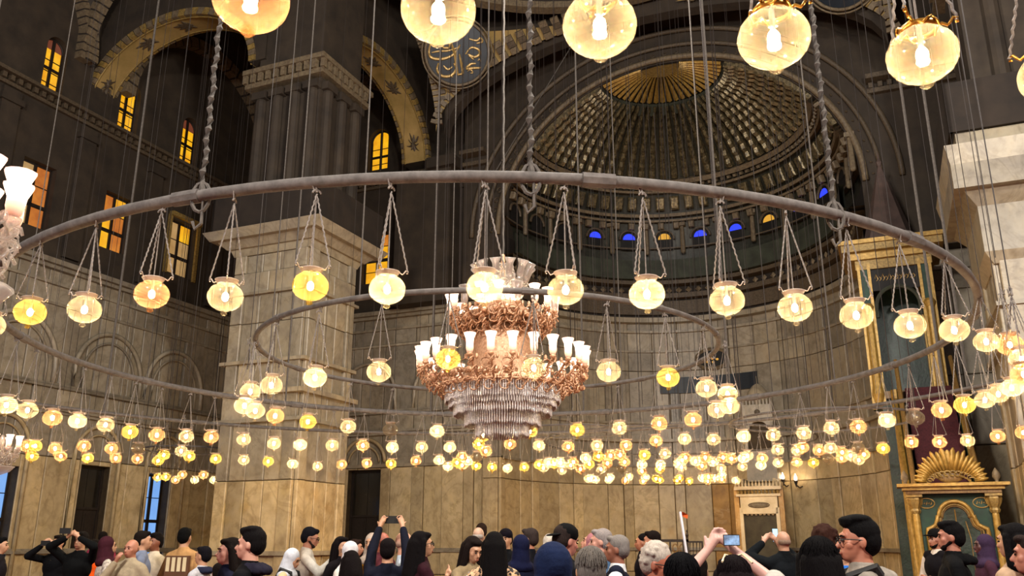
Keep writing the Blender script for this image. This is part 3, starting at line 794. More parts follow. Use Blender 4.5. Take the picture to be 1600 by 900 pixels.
# corner pendentives and striped arches of the left aisle
def striped(name, label, axis, d, c, r, z, rise, w, t0, t1, N=26, sg=1, mats=None):
    root = sroot(name, label); mats = mats or (M_trim, M_darker)
    for k in range(N):
        a, b = t0 + (t1 - t0) * k / N, t0 + (t1 - t0) * (k + .8) / N; vv = []
        for dd in (d, d + sg * .5):
            for tt, o in ((a, 0), (b, 0), (b, w), (a, w)):
                vv.append(P3(axis, c - (r + o) * math.cos(tt), dd, z + (rise + o) * math.sin(tt)))
        MB().add(vv, [(0, 1, 2, 3), (7, 6, 5, 4), (0, 4, 5, 1), (1, 5, 6, 2), (2, 6, 7, 3), (3, 7, 4, 0)]).obj('voussoir', mats[0], root)
    vv = []; n = 24
    for k in range(n + 1):
        tt = t0 + (t1 - t0) * k / n
        for o in (.02, w - .02): 
            for dd in (d + sg * .02, d + sg * .46): vv.append(P3(axis, c - (r + o) * math.cos(tt), dd, z + (rise + o) * math.sin(tt)))
    MB().add(vv, [(4 * k, 4 * k + 4, 4 * k + 5, 4 * k + 1) for k in range(n)] + [(4 * k + 1, 4 * k + 5, 4 * k + 7, 4 * k + 3) for k in range(n)] + [(4 * k + 2, 4 * k + 3, 4 * k + 7, 4 * k + 6) for k in range(n)] + [(4 * k, 4 * k + 2, 4 * k + 6, 4 * k + 4) for k in range(n)]).obj('arch_core', mats[1], root)
    return root
striped('wall_arch_striped', 'zebra striped arch on the left wall behind the ochre arch', 'v', VL, 30.6, 4.7, 21.2, 4.6, .55, 0, PI)
striped('wall_arch_corner', 'zebra striped arch on the back wall beside the left pillar', 'u', UB - .5, -25.4, 4.3, 21.2, 4.6, .55, 0, PI)
striped('wall_arch_near', 'carved striped arch rising from the left wall at the top left', 'v', VL, 17.9, 5.2, 21.6, 5.2, .6, PI * .5, PI)
striped('wall_arch_cross', 'carved striped arch springing across the aisle at the top left', 'u', 22.9, -24.6, 5.2, 21.6, 5.2, .6, 0, PI * .6)
def pend(name, label, A, B, zs, cpt, mat, top=None):
    """A(z), B(z): edge curves -> points; cpt bulge centre"""
    root = sroot(name, label); mb = MB(); n = 8; rows = len(zs); vs = []
    for z in zs:
        a, b = A(z), B(z)
        for k in range(n + 1):
            p = a.lerp(b, k / n); out = (p - Vector((cpt[0], cpt[1], p.z))); L = (a - b).length
            p = p + out.normalized() * (L * .05 * math.sin(PI * k / n)); vs.append(p)
    mb.add(vs, [(j * (n + 1) + k, j * (n + 1) + k + 1, (j + 1) * (n + 1) + k + 1, (j + 1) * (n + 1) + k) for j in range(rows - 1) for k in range(n)])
    mb.obj('pendentive_shell', mat, root, smooth=True)
    return root
def ell_x(c, r, z0, rise, z, s): q = max(0, 1 - ((z - z0) / rise) ** 2); return c + s * r * math.sqrt(q)
pend('ceiling_corner', 'ochre corner pendentive between the striped arches', lambda z: Vector((VL + .3, ell_x(30.6, 4.9, 21.2, 4.8, z, 1), z)), lambda z: Vector((ell_x(-25.4, 4.5, 21.2, 4.8, z, -1), UB - .3, z)),
     [21.2 + 4.4 * (k / 8) for k in range(9)], (-25, 30), M_ochre)
pend('ceiling_near_corner', 'dim painted pendentive between carved arches at the top left', lambda z: Vector((VL + .4, ell_x(17.9, 5.4, 21.6, 5.4, z, 1), z)), lambda z: Vector((ell_x(-24.6, 5.4, 21.6, 5.4, z, -1), 23.2, z)),
     [21.6 + 5 * (k / 8) for k in range(9)], (-25, 18), M_dark)
# main pendentives with roundels
MC, MR, MZ, MRISE, MU = -7.6, 9.8, 19.8, 3.95, 32.0
LU, LR, LRISE = 21.5, 10.5, 6.2
def big_pend(name, label, s, rl):
    VV = MC + s * MR
    A = lambda z: Vector((VV, ell_x(LU, LR, MZ, LRISE, z, 1), z))
    B = lambda z: Vector((ell_x(MC, MR, MZ, MRISE, z, s), MU, z))
    zs = [MZ + 3.9 * (k / 10) for k in range(11)]
    root = pend(name, label, A, B, zs, (MC, LU), M_ochre)
    c = None
    for f, dd in ((A, 0), (B, 0)):               # three rows of bead blocks along both edges
        N = 22
        for off, mat in ((0.0, M_trim), (.34, M_trimd), (.62, M_trim)):
            for k in range(N):
                z = MZ + 3.86 * math.sin(PI / 2 * (k + .3) / N); z2 = MZ + 3.86 * math.sin(PI / 2 * (k + .95) / N)
                p, q = f(z), f(z2); inw = (Vector((MC, LU, 0)) - Vector((p.x, p.y, 0))).normalized()
                tan = (q - p).normalized(); o = (A(z) + B(z)) / 2 - p; o = o - tan * o.dot(tan)
                if o.length < .02: continue
                if o.length < off * 1.0 and off > 0: continue
                side = o.normalized(); nn = tan.cross(side).normalized()
                if nn.dot(inw) < 0: nn = -nn
                b0 = p + side * off + nn * .03; b1 = q + side * off + nn * .03; w = .26 if off else .3; 
                vs = [b0, b1, b1 + side * w, b0 + side * w, b0 + nn * .12, b1 + nn * .12, b1 + side * w + nn * .12, b0 + side * w + nn * .12]
                MB().add(vs, [(0, 1, 2, 3), (7, 6, 5, 4), (0, 4, 5, 1), (1, 5, 6, 2), (2, 6, 7, 3), (3, 7, 4, 0)]).obj('border_block', mat, root)
    return root, A, B
pl, PA_, PB_ = big_pend('ceiling_pendentive_left', 'carved pendentive with navy calligraphy roundel above the chandelier', -1, 0)
pr, PA2, PB2 = big_pend('ceiling_pendentive_right', 'carved pendentive with dark roundel at the top right', 1, 0)
def roundel(root, C, N, R, strokes):
    N = N.normalized(); X = Vector((0, 0, 1)).cross(N).normalized() * 1; Y = N.cross(X)
    # X must run to the picture's right
    if (X.x * CY + X.y * SY) < 0: X = -X
    if Y.z < 0: Y = -Y
    mb = MB(); n = 40
    vs = [C + N * .12] + [C + X * (R * math.cos(2 * PI * k / n)) + Y * (R * math.sin(2 * PI * k / n)) + N * .1 for k in range(n)] + [C + X * (R * math.cos(2 * PI * k / n)) + Y * (R * math.sin(2 * PI * k / n)) - N * .3 for k in range(n)]
    mb.add(vs, [(0, 1 + k, 1 + (k + 1) % n) for k in range(n)] + [(1 + k, 1 + n + k, 1 + n + (k + 1) % n, 1 + (k + 1) % n) for k in range(n)])
    d = mb.obj('roundel_disc', M_navy, root)
    for rr, w in ((R * 1.02, .07), (R * 1.13, .04)):
        mb = MB(); mb.tube([C + X * (rr * math.cos(2 * PI * k / n)) + Y * (rr * math.sin(2 * PI * k / n)) + N * .14 for k in range(n)], w, 6, closed=True); mb.obj('roundel_frame', M_trim, root, smooth=True)
    mb = MB()
    for st, w in strokes:
        P = [Vector(p) for p in st]; out = []
        for k in range(len(P) - 1):                   # Catmull-Rom
            a = P[max(k - 1, 0)]; b = P[k]; c = P[k + 1]; e = P[min(k + 2, len(P) - 1)]
            for j in range(4):
                t = j / 4; out.append(.5 * ((2 * b) + (c - a) * t + (2 * a - 5 * b + 4 * c - e) * t * t + (3 * b - a - 3 * c + e) * t ** 3))
        out.append(P[-1]); L = len(out)
        mb.tube([C + X * (q.x * R) + Y * (q.y * R) + N * .15 for q in out], [w * R * (.35 + .65 * math.sin(PI * (k + .8) / (L + .6))) for k in range(L)], 6)
    mb.obj('calligraphy', M_letter, root)
def cs(L): return [((x - 510) / 140, (325 - y) / 140) for x, y in L]
STR = [(cs([(402, 262), (384, 315), (392, 350), (440, 356), (492, 335), (522, 290)]), .05), (cs([(420, 262), (418, 285), (402, 300), (412, 305)]), .035), (cs([(442, 248), (445, 300), (460, 306), (474, 300), (474, 252)]), .04),
       (cs([(468, 262), (486, 296), (500, 335), (508, 385), (518, 425)]), .05), (cs([(560, 262), (596, 268), (612, 256), (622, 272), (596, 280)]), .04), (cs([(548, 330), (572, 300), (604, 306), (612, 326), (588, 340), (560, 330), (586, 352)]), .045),
       (cs([(620, 386), (590, 388), (556, 392), (572, 372), (596, 368)]), .05), (cs([(428, 374), (422, 404), (446, 430), (486, 426), (508, 396), (496, 372)]), .05), (cs([(520, 330), (530, 372), (538, 412), (516, 420)]), .045),
       (cs([(450, 384), (470, 400), (490, 388)]), .035), (cs([(560, 405), (572, 396), (584, 408), (572, 412)]), .025), (cs([(604, 356), (612, 348), (618, 358)]), .025), (cs([(474, 432), (484, 424), (494, 434)]), .025), (cs([(396, 330), (430, 322), (470, 318), (520, 300)]), .035)]
zc = 23.35; c = (PA_(23.2) + PB_(23.2)) / 2; c.z = zc - .2
nrm = Vector((MC, LU - 8, 12)) - c
roundel(pl, Vector((-15.75, 30.75, 22.85)) , Vector((7, -13, -9)), 1.4, STR)
STR2 = [(([(-.7, -.1), (-.3, -.5), (.2, -.45), (.5, -.1)]), .05), (([(-.4, -.2), (-.2, .3), (0, -.2)]), .05), (([(.1, -.6), (.4, -.7), (.7, -.3)]), .05), (([(-.1, .5), (.3, .2), (.5, .5)]), .05)]
roundel(pr, Vector((0.6, 31.2, 22.75)), Vector((-7, -13, -9)), 1.4, STR2)
# main arch soffit behind the pendentives and the dome ring
mb = MB(); arch_infill(mb, 'u', MU + .25, .6, MC, MR - .3, MZ, 34, M_dark, MRISE - .25)
struct('wall_arch_main', mb, None, 'dark wall over the great arch in front of the half dome')
mb = MB(); n = 60; RR = 9.9
for z0, z1, r0, mat in ((23.95, 24.25, 9.4, M_trim), (24.25, 25.0, 9.7, M_darker), (25.0, 25.25, 9.3, M_trimd), (25.25, 33, 9.8, M_darker)):
    vs = []
    for i in range(n + 1):
        t = 2 * PI * i / n; x, y = MC + r0 * math.cos(t), 22.0 + r0 * math.sin(t); x2, y2 = MC + (r0 + .5) * math.cos(t), 22.0 + (r0 + .5) * math.sin(t)
        vs += [(x, y, z0), (x, y, z1), (x2, y2, z0), (x2, y2, z1)]
    mb.add(vs, [(4 * i, 4 * i + 4, 4 * i + 5, 4 * i + 1) for i in range(n)] + [(4 * i, 4 * i + 2, 4 * i + 6, 4 * i + 4) for i in range(n)], mat)
dome = struct('ceiling_dome_drum', mb, None, 'dark drum of the main dome above the pendentives')
for (x, y), m in (((744, 3), M_redpane), ((762, 5), M_bluewin), ((819, 5), M_blue), ((834, 5), M_bluewin), ((362, 62), M_amberp), ((377, 66), M_blue)):
    pass
for k, m in ((-9, M_redpane), (-8, M_bluewin), (-5, M_blue), (-4, M_bluewin), (2, M_bluewin), (3, M_blue)):
    t = PI / 2 - k * .045; p = Vector((MC + 9.72 * math.cos(t), 22 + 9.72 * math.sin(t), 26.1)); ex = Vector((-math.sin(t), math.cos(t), 0))
    MB().add([p - ex * .13 - Vector((0, 0, .25)), p + ex * .13 - Vector((0, 0, .25)), p + ex * .13 + Vector((0, 0, .25)), p - ex * .13 + Vector((0, 0, .25))], [(0, 1, 2, 3)]).obj('coloured_pane', m, dome)
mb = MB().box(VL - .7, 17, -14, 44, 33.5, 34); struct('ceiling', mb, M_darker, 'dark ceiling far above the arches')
mb = MB(); wall_cells(mb, 'v', 16, .7, -14, UB, 0, 34, [], M_dark); wr = struct('wall_right', mb, None, 'right wall of the hall beyond the right pillar')
slabs(wr, 'v', 16, -1, 27, UB, BROWS, 1.1, [], [M_marble, M_marble, M_marble, M_marble_hi], rng=random.Random(19))

# ================================================================ OBJECTS: lamp rings, globe lamps
HL, HP = 3.97, 4.95            # height of lamp centres and of the ring pipes
RINGS = {'A': (-.42, 15.6, 8.0), 'C': (-.43, 15.6, 4.13), 'B': (-1.35, 15.6, 12.3)}
def cable_xy(px, py, ring, far):
    cx, cy, R = RINGS[ring]; p = on_circle(px, py, cx, cy, R, far); return p.x, p.y
def pipe_ring(key, label, cables, pr=.045):
    cx, cy, R = RINGS[key]
    root = thing('lamp_ring', label, 'lamp ring', (cx, cy, HP), group=None)
    n = 96
    mb = MB(); mb.tube([(R * math.cos(2 * PI * k / n), R * math.sin(2 * PI * k / n), 0) for k in range(n)], pr, 8, closed=True)
    mb.obj('pipe', M_pipe, root, smooth=True)
    for k in range(0, 12):
        a = 2 * PI * (k + .3) / 12; mb = MB()
        mb.tube([(R * math.cos(a + d), R * math.sin(a + d), 0) for d in (-.02, -.01, 0, .01, .02)], pr * 1.25, 8); mb.obj('pipe_sleeve', M_pipe, root)
    for (x, y, r, mat) in cables:
        mb = MB(); top = 33.4 - HP; dx, dy = x - cx, y - cy
        if r > .04:                       # link chain / thick twisted hanger
            pts = []; N = 240
            for j in range(N + 1):
                z = .02 + (top if top < 30 else 30) * j / N; a = j * 1.9
                pts.append((dx + .012 * math.cos(a), dy + .012 * math.sin(a), z))
            mb.tube(pts, r * .8, 5)
            mb.tube([(dx + .09 * math.cos(a), dy, -.02 + .16 * math.sin(a)) for a in [2 * PI * j / 12 for j in range(12)]], .02, 5, closed=True)
            mb.tube([(dx + .03, dy, 0), (dx + .03, dy, -.3), (dx - .03, dy, -.36), (dx - .06, dy, -.28)], .018, 5)
        else: mb.tube([(dx, dy, 0), (dx, dy, top)], r, 5)
        mb.obj('cable', mat, root)
    return root
cA = [cable_xy(323, 225, 'A', 0) + (.045, M_cable), cable_xy(829, 225, 'A', 0) + (.045, M_cable), cable_xy(1295, 250, 'A', 0) + (.045, M_cable)]
cA += [cable_xy(x, 225, 'A', 1) + (.024, M_cable) for x in (476, 684, 902, 1113)] + [cable_xy(x, 225, 'A', 1) + (.016, M_cable) for x in (448, 1265, 958)]
cC = [cable_xy(x, 225, 'C', f) + (.012, M_cable) for x, f in ((574, 0), (762, 0), (1091, 1), (711, 1))]
cB = [cable_xy(1530, 250, 'B', 0) + (.05, M_cabled)] + [cable_xy(x, 225, 'B', 1) + (.035, M_cable) for x in (218, 1420, 1455)] + [cable_xy(12, 225, 'B', 0) + (.03, M_cable), cable_xy(64, 225, 'B', 0) + (.02, M_cable)]
pipe_ring('A', 'large dusty pipe ring sweeping across the picture, lamps on it', cA, .062)
pipe_ring('C', 'small inner pipe ring around the crystal chandelier', cC, .045)
pipe_ring('B', 'outermost pipe ring, mostly overhead and far behind the chandelier', cB, .05)
# stay wire crossing diagonally
p0 = at_y(800, 225, 30); p1 = at_y(888, 80, 30)
t = thing('stay_wire', 'thin slanting wire left of the half dome', 'wire', tuple(p0)); MB().tube([(0, 0, 0) - (p1 - p0) * 2.4 * 0 if False else Vector((0, 0, 0)) - (p1 - p0) * .6, (p1 - p0) * 2.2], .018, 5).obj('wire', M_cable, t)

LR_ = .168
def globe_mesh():
    pr = [(.004, -.135)] + [(LR_ * math.cos(a) ** .92, .0 + .137 * math.sin(a)) for a in [-1.45 + .16 * k for k in range(16)] if a < .98]
    pr += [(.088, .122), (.082, .14), (.09, .155)]
    return MB().lathe(pr, 22)
def lamp_meshes():
    g = globe_mesh(); M = {k: g.mesh('globe', m, True) for k, m in GLASS.items()}
    rm = MB(); rm.lathe([(.085, .128), (.09, .135), (.108, .16), (.112, .168), (.1, .172), (.085, .158)], 20)
    for k in range(3):
        a = 2 * PI * k / 3 + .4
        pts = [(.088, .15), (.11, .165), (.135, .15), (.15, .165), (.165, .19), (.185, .185), (.185, .165), (.172, .165)]
        rm.tube([(r * math.cos(a), r * math.sin(a), z) for r, z in pts], .0065, 5)
    M['rim'] = rm.mesh('collar', M_rim, True)
    br = MB(); br.lathe([(.084, .126), (.092, .134), (.094, .15), (.086, .156)], 20)
    for k in range(3):
        a = 2 * PI * k / 3 + .4
        br.tube([((.092 + .01 * math.sin(j * 1.1)) * math.cos(a + (j - 4) * .25), (.092 + .01 * math.sin(j * 1.1)) * math.sin(a + (j - 4) * .25), .145 + .02 * math.cos(j * 1.6)) for j in range(9)], .006, 5)
        pts = [(.088, .15), (.11, .165), (.135, .15), (.15, .165), (.165, .19), (.185, .185), (.185, .165), (.172, .165)]
        br.tube([(r * math.cos(a), r * math.sin(a), z) for r, z in pts], .008, 6)
    M['brass'] = br.mesh('collar', M_brass, True)
    f = MB(); f.lathe([(.022, -.132), (.014, -.142), (.03, -.156), (.032, -.17), (.018, -.182), (.003, -.184)], 12); M['finial'] = {k: f.mesh('finial', GLASS[k], True) for k in GLASS}
    b = MB(); b.ell((0, 0, 0), (.03, .03, .043), 10, 6); M['bulb'] = b.mesh('bulb', M_bulb, True); M['bulboff'] = b.mesh('bulb', M_bulboff, True)
    s = MB(); s.cap((0, 0, .04), (0, 0, .15), .014, .014, 6); M['holder'] = s.mesh('bulb_holder', M_rim)
    for k in range(3):
        a = 2 * PI * k / 3 + .4; c = MB(); x, y = .185 * math.cos(a), .185 * math.sin(a); N = 26
        c.tube([(x * (1 - j / N) + .004 * (1 if j % 2 else -1), y * (1 - j / N), .175 + .70 * j / N) for j in range(N + 1)], .008, 5); M['chain%d' % k] = c.mesh('chain', M_chain)
        c = MB(); c.tube([(x, y, .175), (0, 0, .875)], .0055, 4); M['thin%d' % k] = c.mesh('chain', M_chain)
    h = MB(); h.tube([(.04 * math.cos(t), 0, .87 + .03 * math.sin(t)) for t in [PI * j / 6 for j in range(7)]], .01, 5)
    h.tube([(0, 0, .88), (.012, 0, .93), (0, 0, .98)], .012, 5); h.tube([(.03, 0, .9), (.05, .0, .96)], .007, 5); M['hook'] = h.mesh('hook', M_chain)
    sp = MB(); sp.tube([(0, 0, .15), (0, 0, .5), (0, 0, .875)], .0065, 5); M['flex'] = sp.mesh('flex', M_chain)
    return M
LM = lamp_meshes()
LAMPS = []
def lamp(P, tint, row, px, py, brass=False, scale=1.0):
    LAMPS.append(dict(P=P, tint=tint, row=row, px=px, py=py, brass=brass, s=scale))
def tints(s): return {'p': 'pale', 'y': 'yellow', 'a': 'amber', 'w': 'white', 'u': 'unlit'}[s]
# on ring A, near half and right turn, then the far half
An = [(-15, 508, 'p'), (47, 488, 'y'), (132, 484, 'p'), (237, 460, 'a'), (352, 464, 'p'), (485, 447, 'y'), (605, 452, 'w'), (757, 449, 'w'), (884, 453, 'p'), (1011, 460, 'w'), (1136, 470, 'p'), (1242, 481, 'p'), (1338, 493, 'p'), (1422, 509, 'p'), (1491, 516, 'p'), (1541, 534, 'p'), (1578, 539, 'a')]
Ar = [(1597, 562, 'p'), (1600, 585, 'a'), (1581, 606, 'w'), (1560, 616, 'p'), (1539, 625, 'p'), (1507, 633, 'y'), (1471, 641, 'a'), (1430, 653, 'u')]
Af = [(1386, 657, 'w'), (1341, 667, 'a'), (1299, 669, 'p'), (1256, 677, 'p'), (1208, 680, 'p'), (1162, 682, 'w'), (1115, 687, 'p'), (1070, 686, 'p'), (1025, 689, 'a'), (978, 696, 'a'), (933, 696, 'p'), (888, 698, 'a'), (842, 696, 'w'), (797, 694, 'a'), (748, 694, 'y'), (703, 699, 'w'), (659, 699, 'p'), (613, 699, 'w'), (567, 696, 'a'), (519, 696, 'p'), (469, 695, 'w'), (428, 693, 'p'), (381, 687, 'p'), (330, 683, 'a'), (291, 682, 'p'), (245, 680, 'a'), (203, 675, 'y'), (165, 664, 'p'), (121, 658, 'w'), (82, 653, 'a'), (43, 641, 'p'), (10, 633, 'w')]
Cn = [(592, 581, 'p'), (700, 561, 'y'), (834, 575, 'p'), (951, 581, 'p'), (1044, 590, 'y'), (1104, 607, 'p'), (492, 590, 'w'), (424, 602, 'p'), (391, 612, 'p')]
Cf = [(1137, 616, 'w'), (1140, 634, 'p'), (1120, 641, 'p'), (1083, 656, 'a'), (1030, 662, 'a'), (968, 669, 'p'), (902, 672, 'y'), (828, 674, 'y'), (755, 680, 'y'), (683, 674, 'w'), (610, 672, 'u'), (544, 667, 'p'), (481, 659, 'y'), (430, 650, 'a'), (399, 642, 'p'), (382, 634, 'p')]
def ring_lamps(L, key, row, tang=.6):
    cx, cy, R = RINGS[key]
    for x, y, t in L:
        Q = at_z(x, y, HL)                     # plane estimate, then snapped to the ring along the sight line
        far = (math.hypot(Q.x, Q.y) > math.hypot(cx, cy))
        P = on_circle(x, y, cx, cy, R, far)
        if abs(P.z - HL) > .3: P = Q
        lamp(P, tints(t), row, x, y)
ring_lamps(An, 'A', 'near'); ring_lamps(Ar, 'A', 'turn'); ring_lamps(Af, 'A', 'far'); ring_lamps(Cn, 'C', 'inner_near'); ring_lamps(Cf, 'C', 'inner_far')
for x, y, t in ((392, -1, 'a'), (685, 16, 'p'), (937, 40, 'p'), (1209, 60, 'p'), (1441, 86, 'p'), (1646, 118, 'p')):
    cx, cy, R = RINGS['B']; P = on_circle(x, y, cx, cy, R, False); lamp(P, tints(t), 'top', x, y, True)
Bf = [(1599, 676, 'a'), (1559, 682, 'a'), (1512, 689, 'p'), (1468, 691, 'a'), (1424, 691, 'a'), (1380, 701, 'y')]
for x, y, t in Bf: lamp(at_z(x, y, HL), tints(t), 'pulpit', x, y)
OT = """42 697 a;55 697 y;50 713 y;86 701 a;95 713 a;131 697 a;137 716 y;174 701 a;181 716 a;216 701 u;215 717 a;256 711 y;247 720 y;283 705 p;296 713 y;337 717 y;381 719 p;419 721 y;457 725 w;496 729 p;534 726 a;573 724 a
246 746 y;259 745 y;274 750 a;285 742 a;304 750 w;318 742 a;334 750 w
611 725 y;650 720 a;686 719 w;700 729 w;714 723 y;722 714 a;731 720 w;722 727 a;745 714 u;744 728 y;759 705 a;769 730 y;793 732 w;819 730 y
842 726 y;849 731 p;857 723 w;866 725 y;876 723 w;878 735 p;896 722 a;892 727 p;907 733 a;915 716 w;921 725 y;935 713 y;939 733 p;954 712 a;949 724 a;969 711 a;976 722 a;971 732 u
919 748 w;924 747 w;931 750 w;951 750 w;953 746 w;983 745 w;977 751 a;1009 746 w;1005 752 a;1025 748 y;1031 750 y;1062 747 y;1058 751 y;1077 752 y;1097 747 w;1107 745 a;1106 752 a;1116 747 w;1128 742 w;1128 749 a;1150 751 w
1007 711 y;1003 726 w;1003 736 a;1039 709 p;1032 726 w;1031 733 y;1071 715 a;1066 719 p;1060 724 w;1065 730 p;1087 721 w;1102 715 a;1097 728 a;1114 722 w;1130 715 a;1143 717 a;1127 732 p;1162 716 w;1168 712 p;1160 729 p;1191 716 a;1189 727 w
1215 703 p;1216 723 p;1246 704 p;1254 699 a;1245 722 a;1280 704 a;1298 700 p;1294 716 u;1271 723 y;1316 707 a;1315 716 a;1329 712 p;1341 700 u;1350 710 a;1342 719 p"""
OR = []
for ln in OT.split('\n'):
    for e in ln.split(';'):
        x, y, t = e.split(); OR.append((int(x), int(y), t))
for x, y, t in OR: lamp(at_z(x, y, HL), tints(t), 'row3' if y < 740 else 'row4', x, y)
WD = {'pale': 'pale clear', 'yellow': 'yellow', 'amber': 'amber', 'white': 'bright milky', 'unlit': 'unlit grey'}
ORD = ['first', 'second', 'third', 'fourth', 'fifth', 'sixth', 'seventh', 'eighth', 'ninth', 'tenth', 'eleventh', 'twelfth', 'thirteenth', 'fourteenth', 'fifteenth', 'sixteenth', 'seventeenth']
SEG = [(175, 'over the left doorway'), (350, 'before the left wall'), (560, 'before the left pillar'), (700, 'left of the chandelier'), (860, 'beneath the chandelier'), (945, 'beside the cap wearer'), (1050, 'over the flag pole'), (1150, 'left of marble pulpit'), (1215, 'above marble pulpit'), (1400, 'before the pulpit stairs'), (2000, 'before the right pillar')]
ROWN = {'near': 'on the front curve of the large ring', 'turn': 'on the right turn of the large ring', 'top': 'in the top row', 'far': 'on the far curve', 'inner_near': 'on the inner ring, front side',
        'inner_far': 'on the inner ring, back side', 'pulpit': 'hanging before the green pulpit', 'row3': 'in lower swarm', 'row4': 'in lowest row'}
groups = {}
for L in LAMPS:
    seg = ''
    if L['row'] in ('far', 'row3', 'row4'): seg = next(s for lim, s in SEG if L['px'] < lim)
    L['seg'] = seg; groups.setdefault((L['row'], seg), []).append(L)
for (row, seg), gl in groups.items():
    gl.sort(key=lambda l: (l['px'], l['py'])); n = len(gl)
    for k, l in enumerate(gl):
        o = ORD[k] + ' from left' if n > 1 else ''
        l['label'] = ('%s globe lamp %s %s%s' % (WD[l['tint']], ROWN[row], seg, (', ' + o) if o else '')).replace('  ', ' ').replace(' ,', ',')
_cm = {}
def CORDS(h):
    if h not in _cm: m = MB(); m.tube([(0, 0, 0), (0, 0, h)], .0065, 4); _cm[h] = m.mesh('cord', M_cabled)
    return _cm[h]
for L in LAMPS:
    dz = HP - .98 - HL; P = L['P']
    r = thing('globe_lamp', L['label'], 'lamp', (P.x, P.y, P.z), (0, 0, (L['px'] * .37) % 6.28), group='globe lamps hanging from the pipe rings')
    link('globe', LM[L['tint']], r); link('collar', LM['brass' if L['brass'] else 'rim'], r); link('finial', LM['finial'][L['tint']], r)
    link('bulb', LM['bulboff' if L['tint'] == 'unlit' else 'bulb'], r)
    st = max(.6, (HP - P.z) / .98)
    sc = (1, 1, st)
    for k in range(3):
        o = link('chain', LM[('chain%d' if L['row'] in ('near', 'turn', 'top', 'inner_near') else 'thin%d') % k], r); o.scale = (1, 1, st) ; o.location = (0, 0, .175 * (1 - st))
    o = link('hook', LM['hook'], r); o.scale = (1, 1, st)
    ringd = min([abs(math.hypot(P.x - cx, P.y - cy) - R) for cx, cy, R in RINGS.values()])
    if ringd > .07:
        u = P.x * SY + P.y * CY; top = 33.4 if u < 31 else (14.6 if u > 34 else 22)
        link('cord', CORDS(round(top - P.z - .95)), r, (0, 0, top - P.z - round(top - P.z - .95)))
    if L['row'] in ('near', 'turn', 'inner_near', 'top'): link('flex', LM['flex'], r); link('bulb_holder', LM['holder'], r)
# small far rings for the swarms
for cx_, y_, R_, lb in ((290, 745, 1.6, 'small pipe ring in the left aisle holding the lowest lamps'), (1060, 735, 4.6, 'far pipe ring in the apse holding the lowest lamps'),
                        (1290, 712, 2.6, 'small pipe ring beside the pulpit stairs'), (728, 722, 1.1, 'small pipe ring under the chandelier'), (890, 724, 1.7, 'small pipe ring right of the chandelier')):
    P = at_z(cx_, y_, HL); r = thing('lamp_ring', lb, 'lamp ring', (P.x, P.y, HP)); n = 40
    MB().tube([(R_ * math.cos(2 * PI * k / n), R_ * math.sin(2 * PI * k / n), 0) for k in range(n)], .035, 6, closed=True).obj('pipe', M_pipe, r)
    for k in range(6):
        a = k * PI / 3 + .3; MB().tube([(R_ * math.cos(a), R_ * math.sin(a), 0), (R_ * math.cos(a), R_ * math.sin(a), 10.2 if R_ > 4 else 16)], .014, 4).obj('cable', M_cabled, r)
# ---------------------------------------------------------------- chandelier
def tulip(mat, name='lamp_shade', h=.34):
    return MB().lathe([(.02, 0), (.05, .02), (.065, .08), (.062, .16), (.07, .25), (.1, .32), (.108, .34), (.1, .335), (.062, .25), (.055, .16), (.05, .06)], 14, flute=6, fa=.03).mesh(name, mat, True)
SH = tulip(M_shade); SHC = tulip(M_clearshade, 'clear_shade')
def arm_mesh(r0, r1, up, droop, mat):
    m = MB(); L = r1 - r0
    m.tube([(r0 + L * t, 0, -droop * math.sin(PI * min(1, t * 1.05)) + up * t * t) for t in [j / 10 for j in range(11)]], .022, 6)
    for q, s in ((.3, .1), (.55, .13), (.8, .12), (.95, .09)):
        c = (r0 + L * q, 0, -droop * math.sin(PI * q) + up * q * q - s * .5)
        m.tube([(c[0] + s * math.cos(a) * (1 - a / 12), .05 * math.sin(a), c[2] + s * math.sin(a) * (1 - a / 12)) for a in [j * .7 for j in range(11)]], .014, 4)
        m.tube([(c[0], -.09 + .09 * math.cos(a), c[2] - .03 + .09 * math.sin(a)) for a in [j * .8 for j in range(8)]], .012, 4)
    for q in (.45, .7, .92):
        c = (r0 + L * q, 0, -droop * math.sin(PI * q) + up * q * q); 
        for dy in (-.1, .1): m.ell((c[0], dy, c[2] + .07), (.035, .03, .055), 6, 4); m.tube([(c[0], 0, c[2]), (c[0], dy, c[2] + .05)], .01, 4)
    m.lathe([(.012, up - .03), (.05, up), (.06, up + .03), (.03, up + .05)], 10, c=(r1, 0, 0))
    return m.mesh('arm', mat, True)
def fringe(R, z0, z1, n, w=.028):
    m = MB()
    for k in range(n):
        a = 2 * PI * k / n; c, s = math.cos(a), math.sin(a); jit = .012 * math.sin(k * 7.3)
        def p(r, t, z): return (c * r - s * t, s * r + c * t, z)
        zl = z0 + jit
        m.add([p(R + .012, 0, z1), p(R, w / 2, z1), p(R - .012, 0, z1), p(R, -w / 2, z1), p(R + .014, 0, zl + .03), p(R, w / 2, zl + .03), p(R - .012, 0, zl + .03), p(R, -w / 2, zl + .03), p(R, 0, zl)],
              [(0, 1, 5, 4), (1, 2, 6, 5), (2, 3, 7, 6), (3, 0, 4, 7), (4, 5, 8), (5, 6, 8), (6, 7, 8), (7, 4, 8), (3, 2, 1, 0)])
    return m
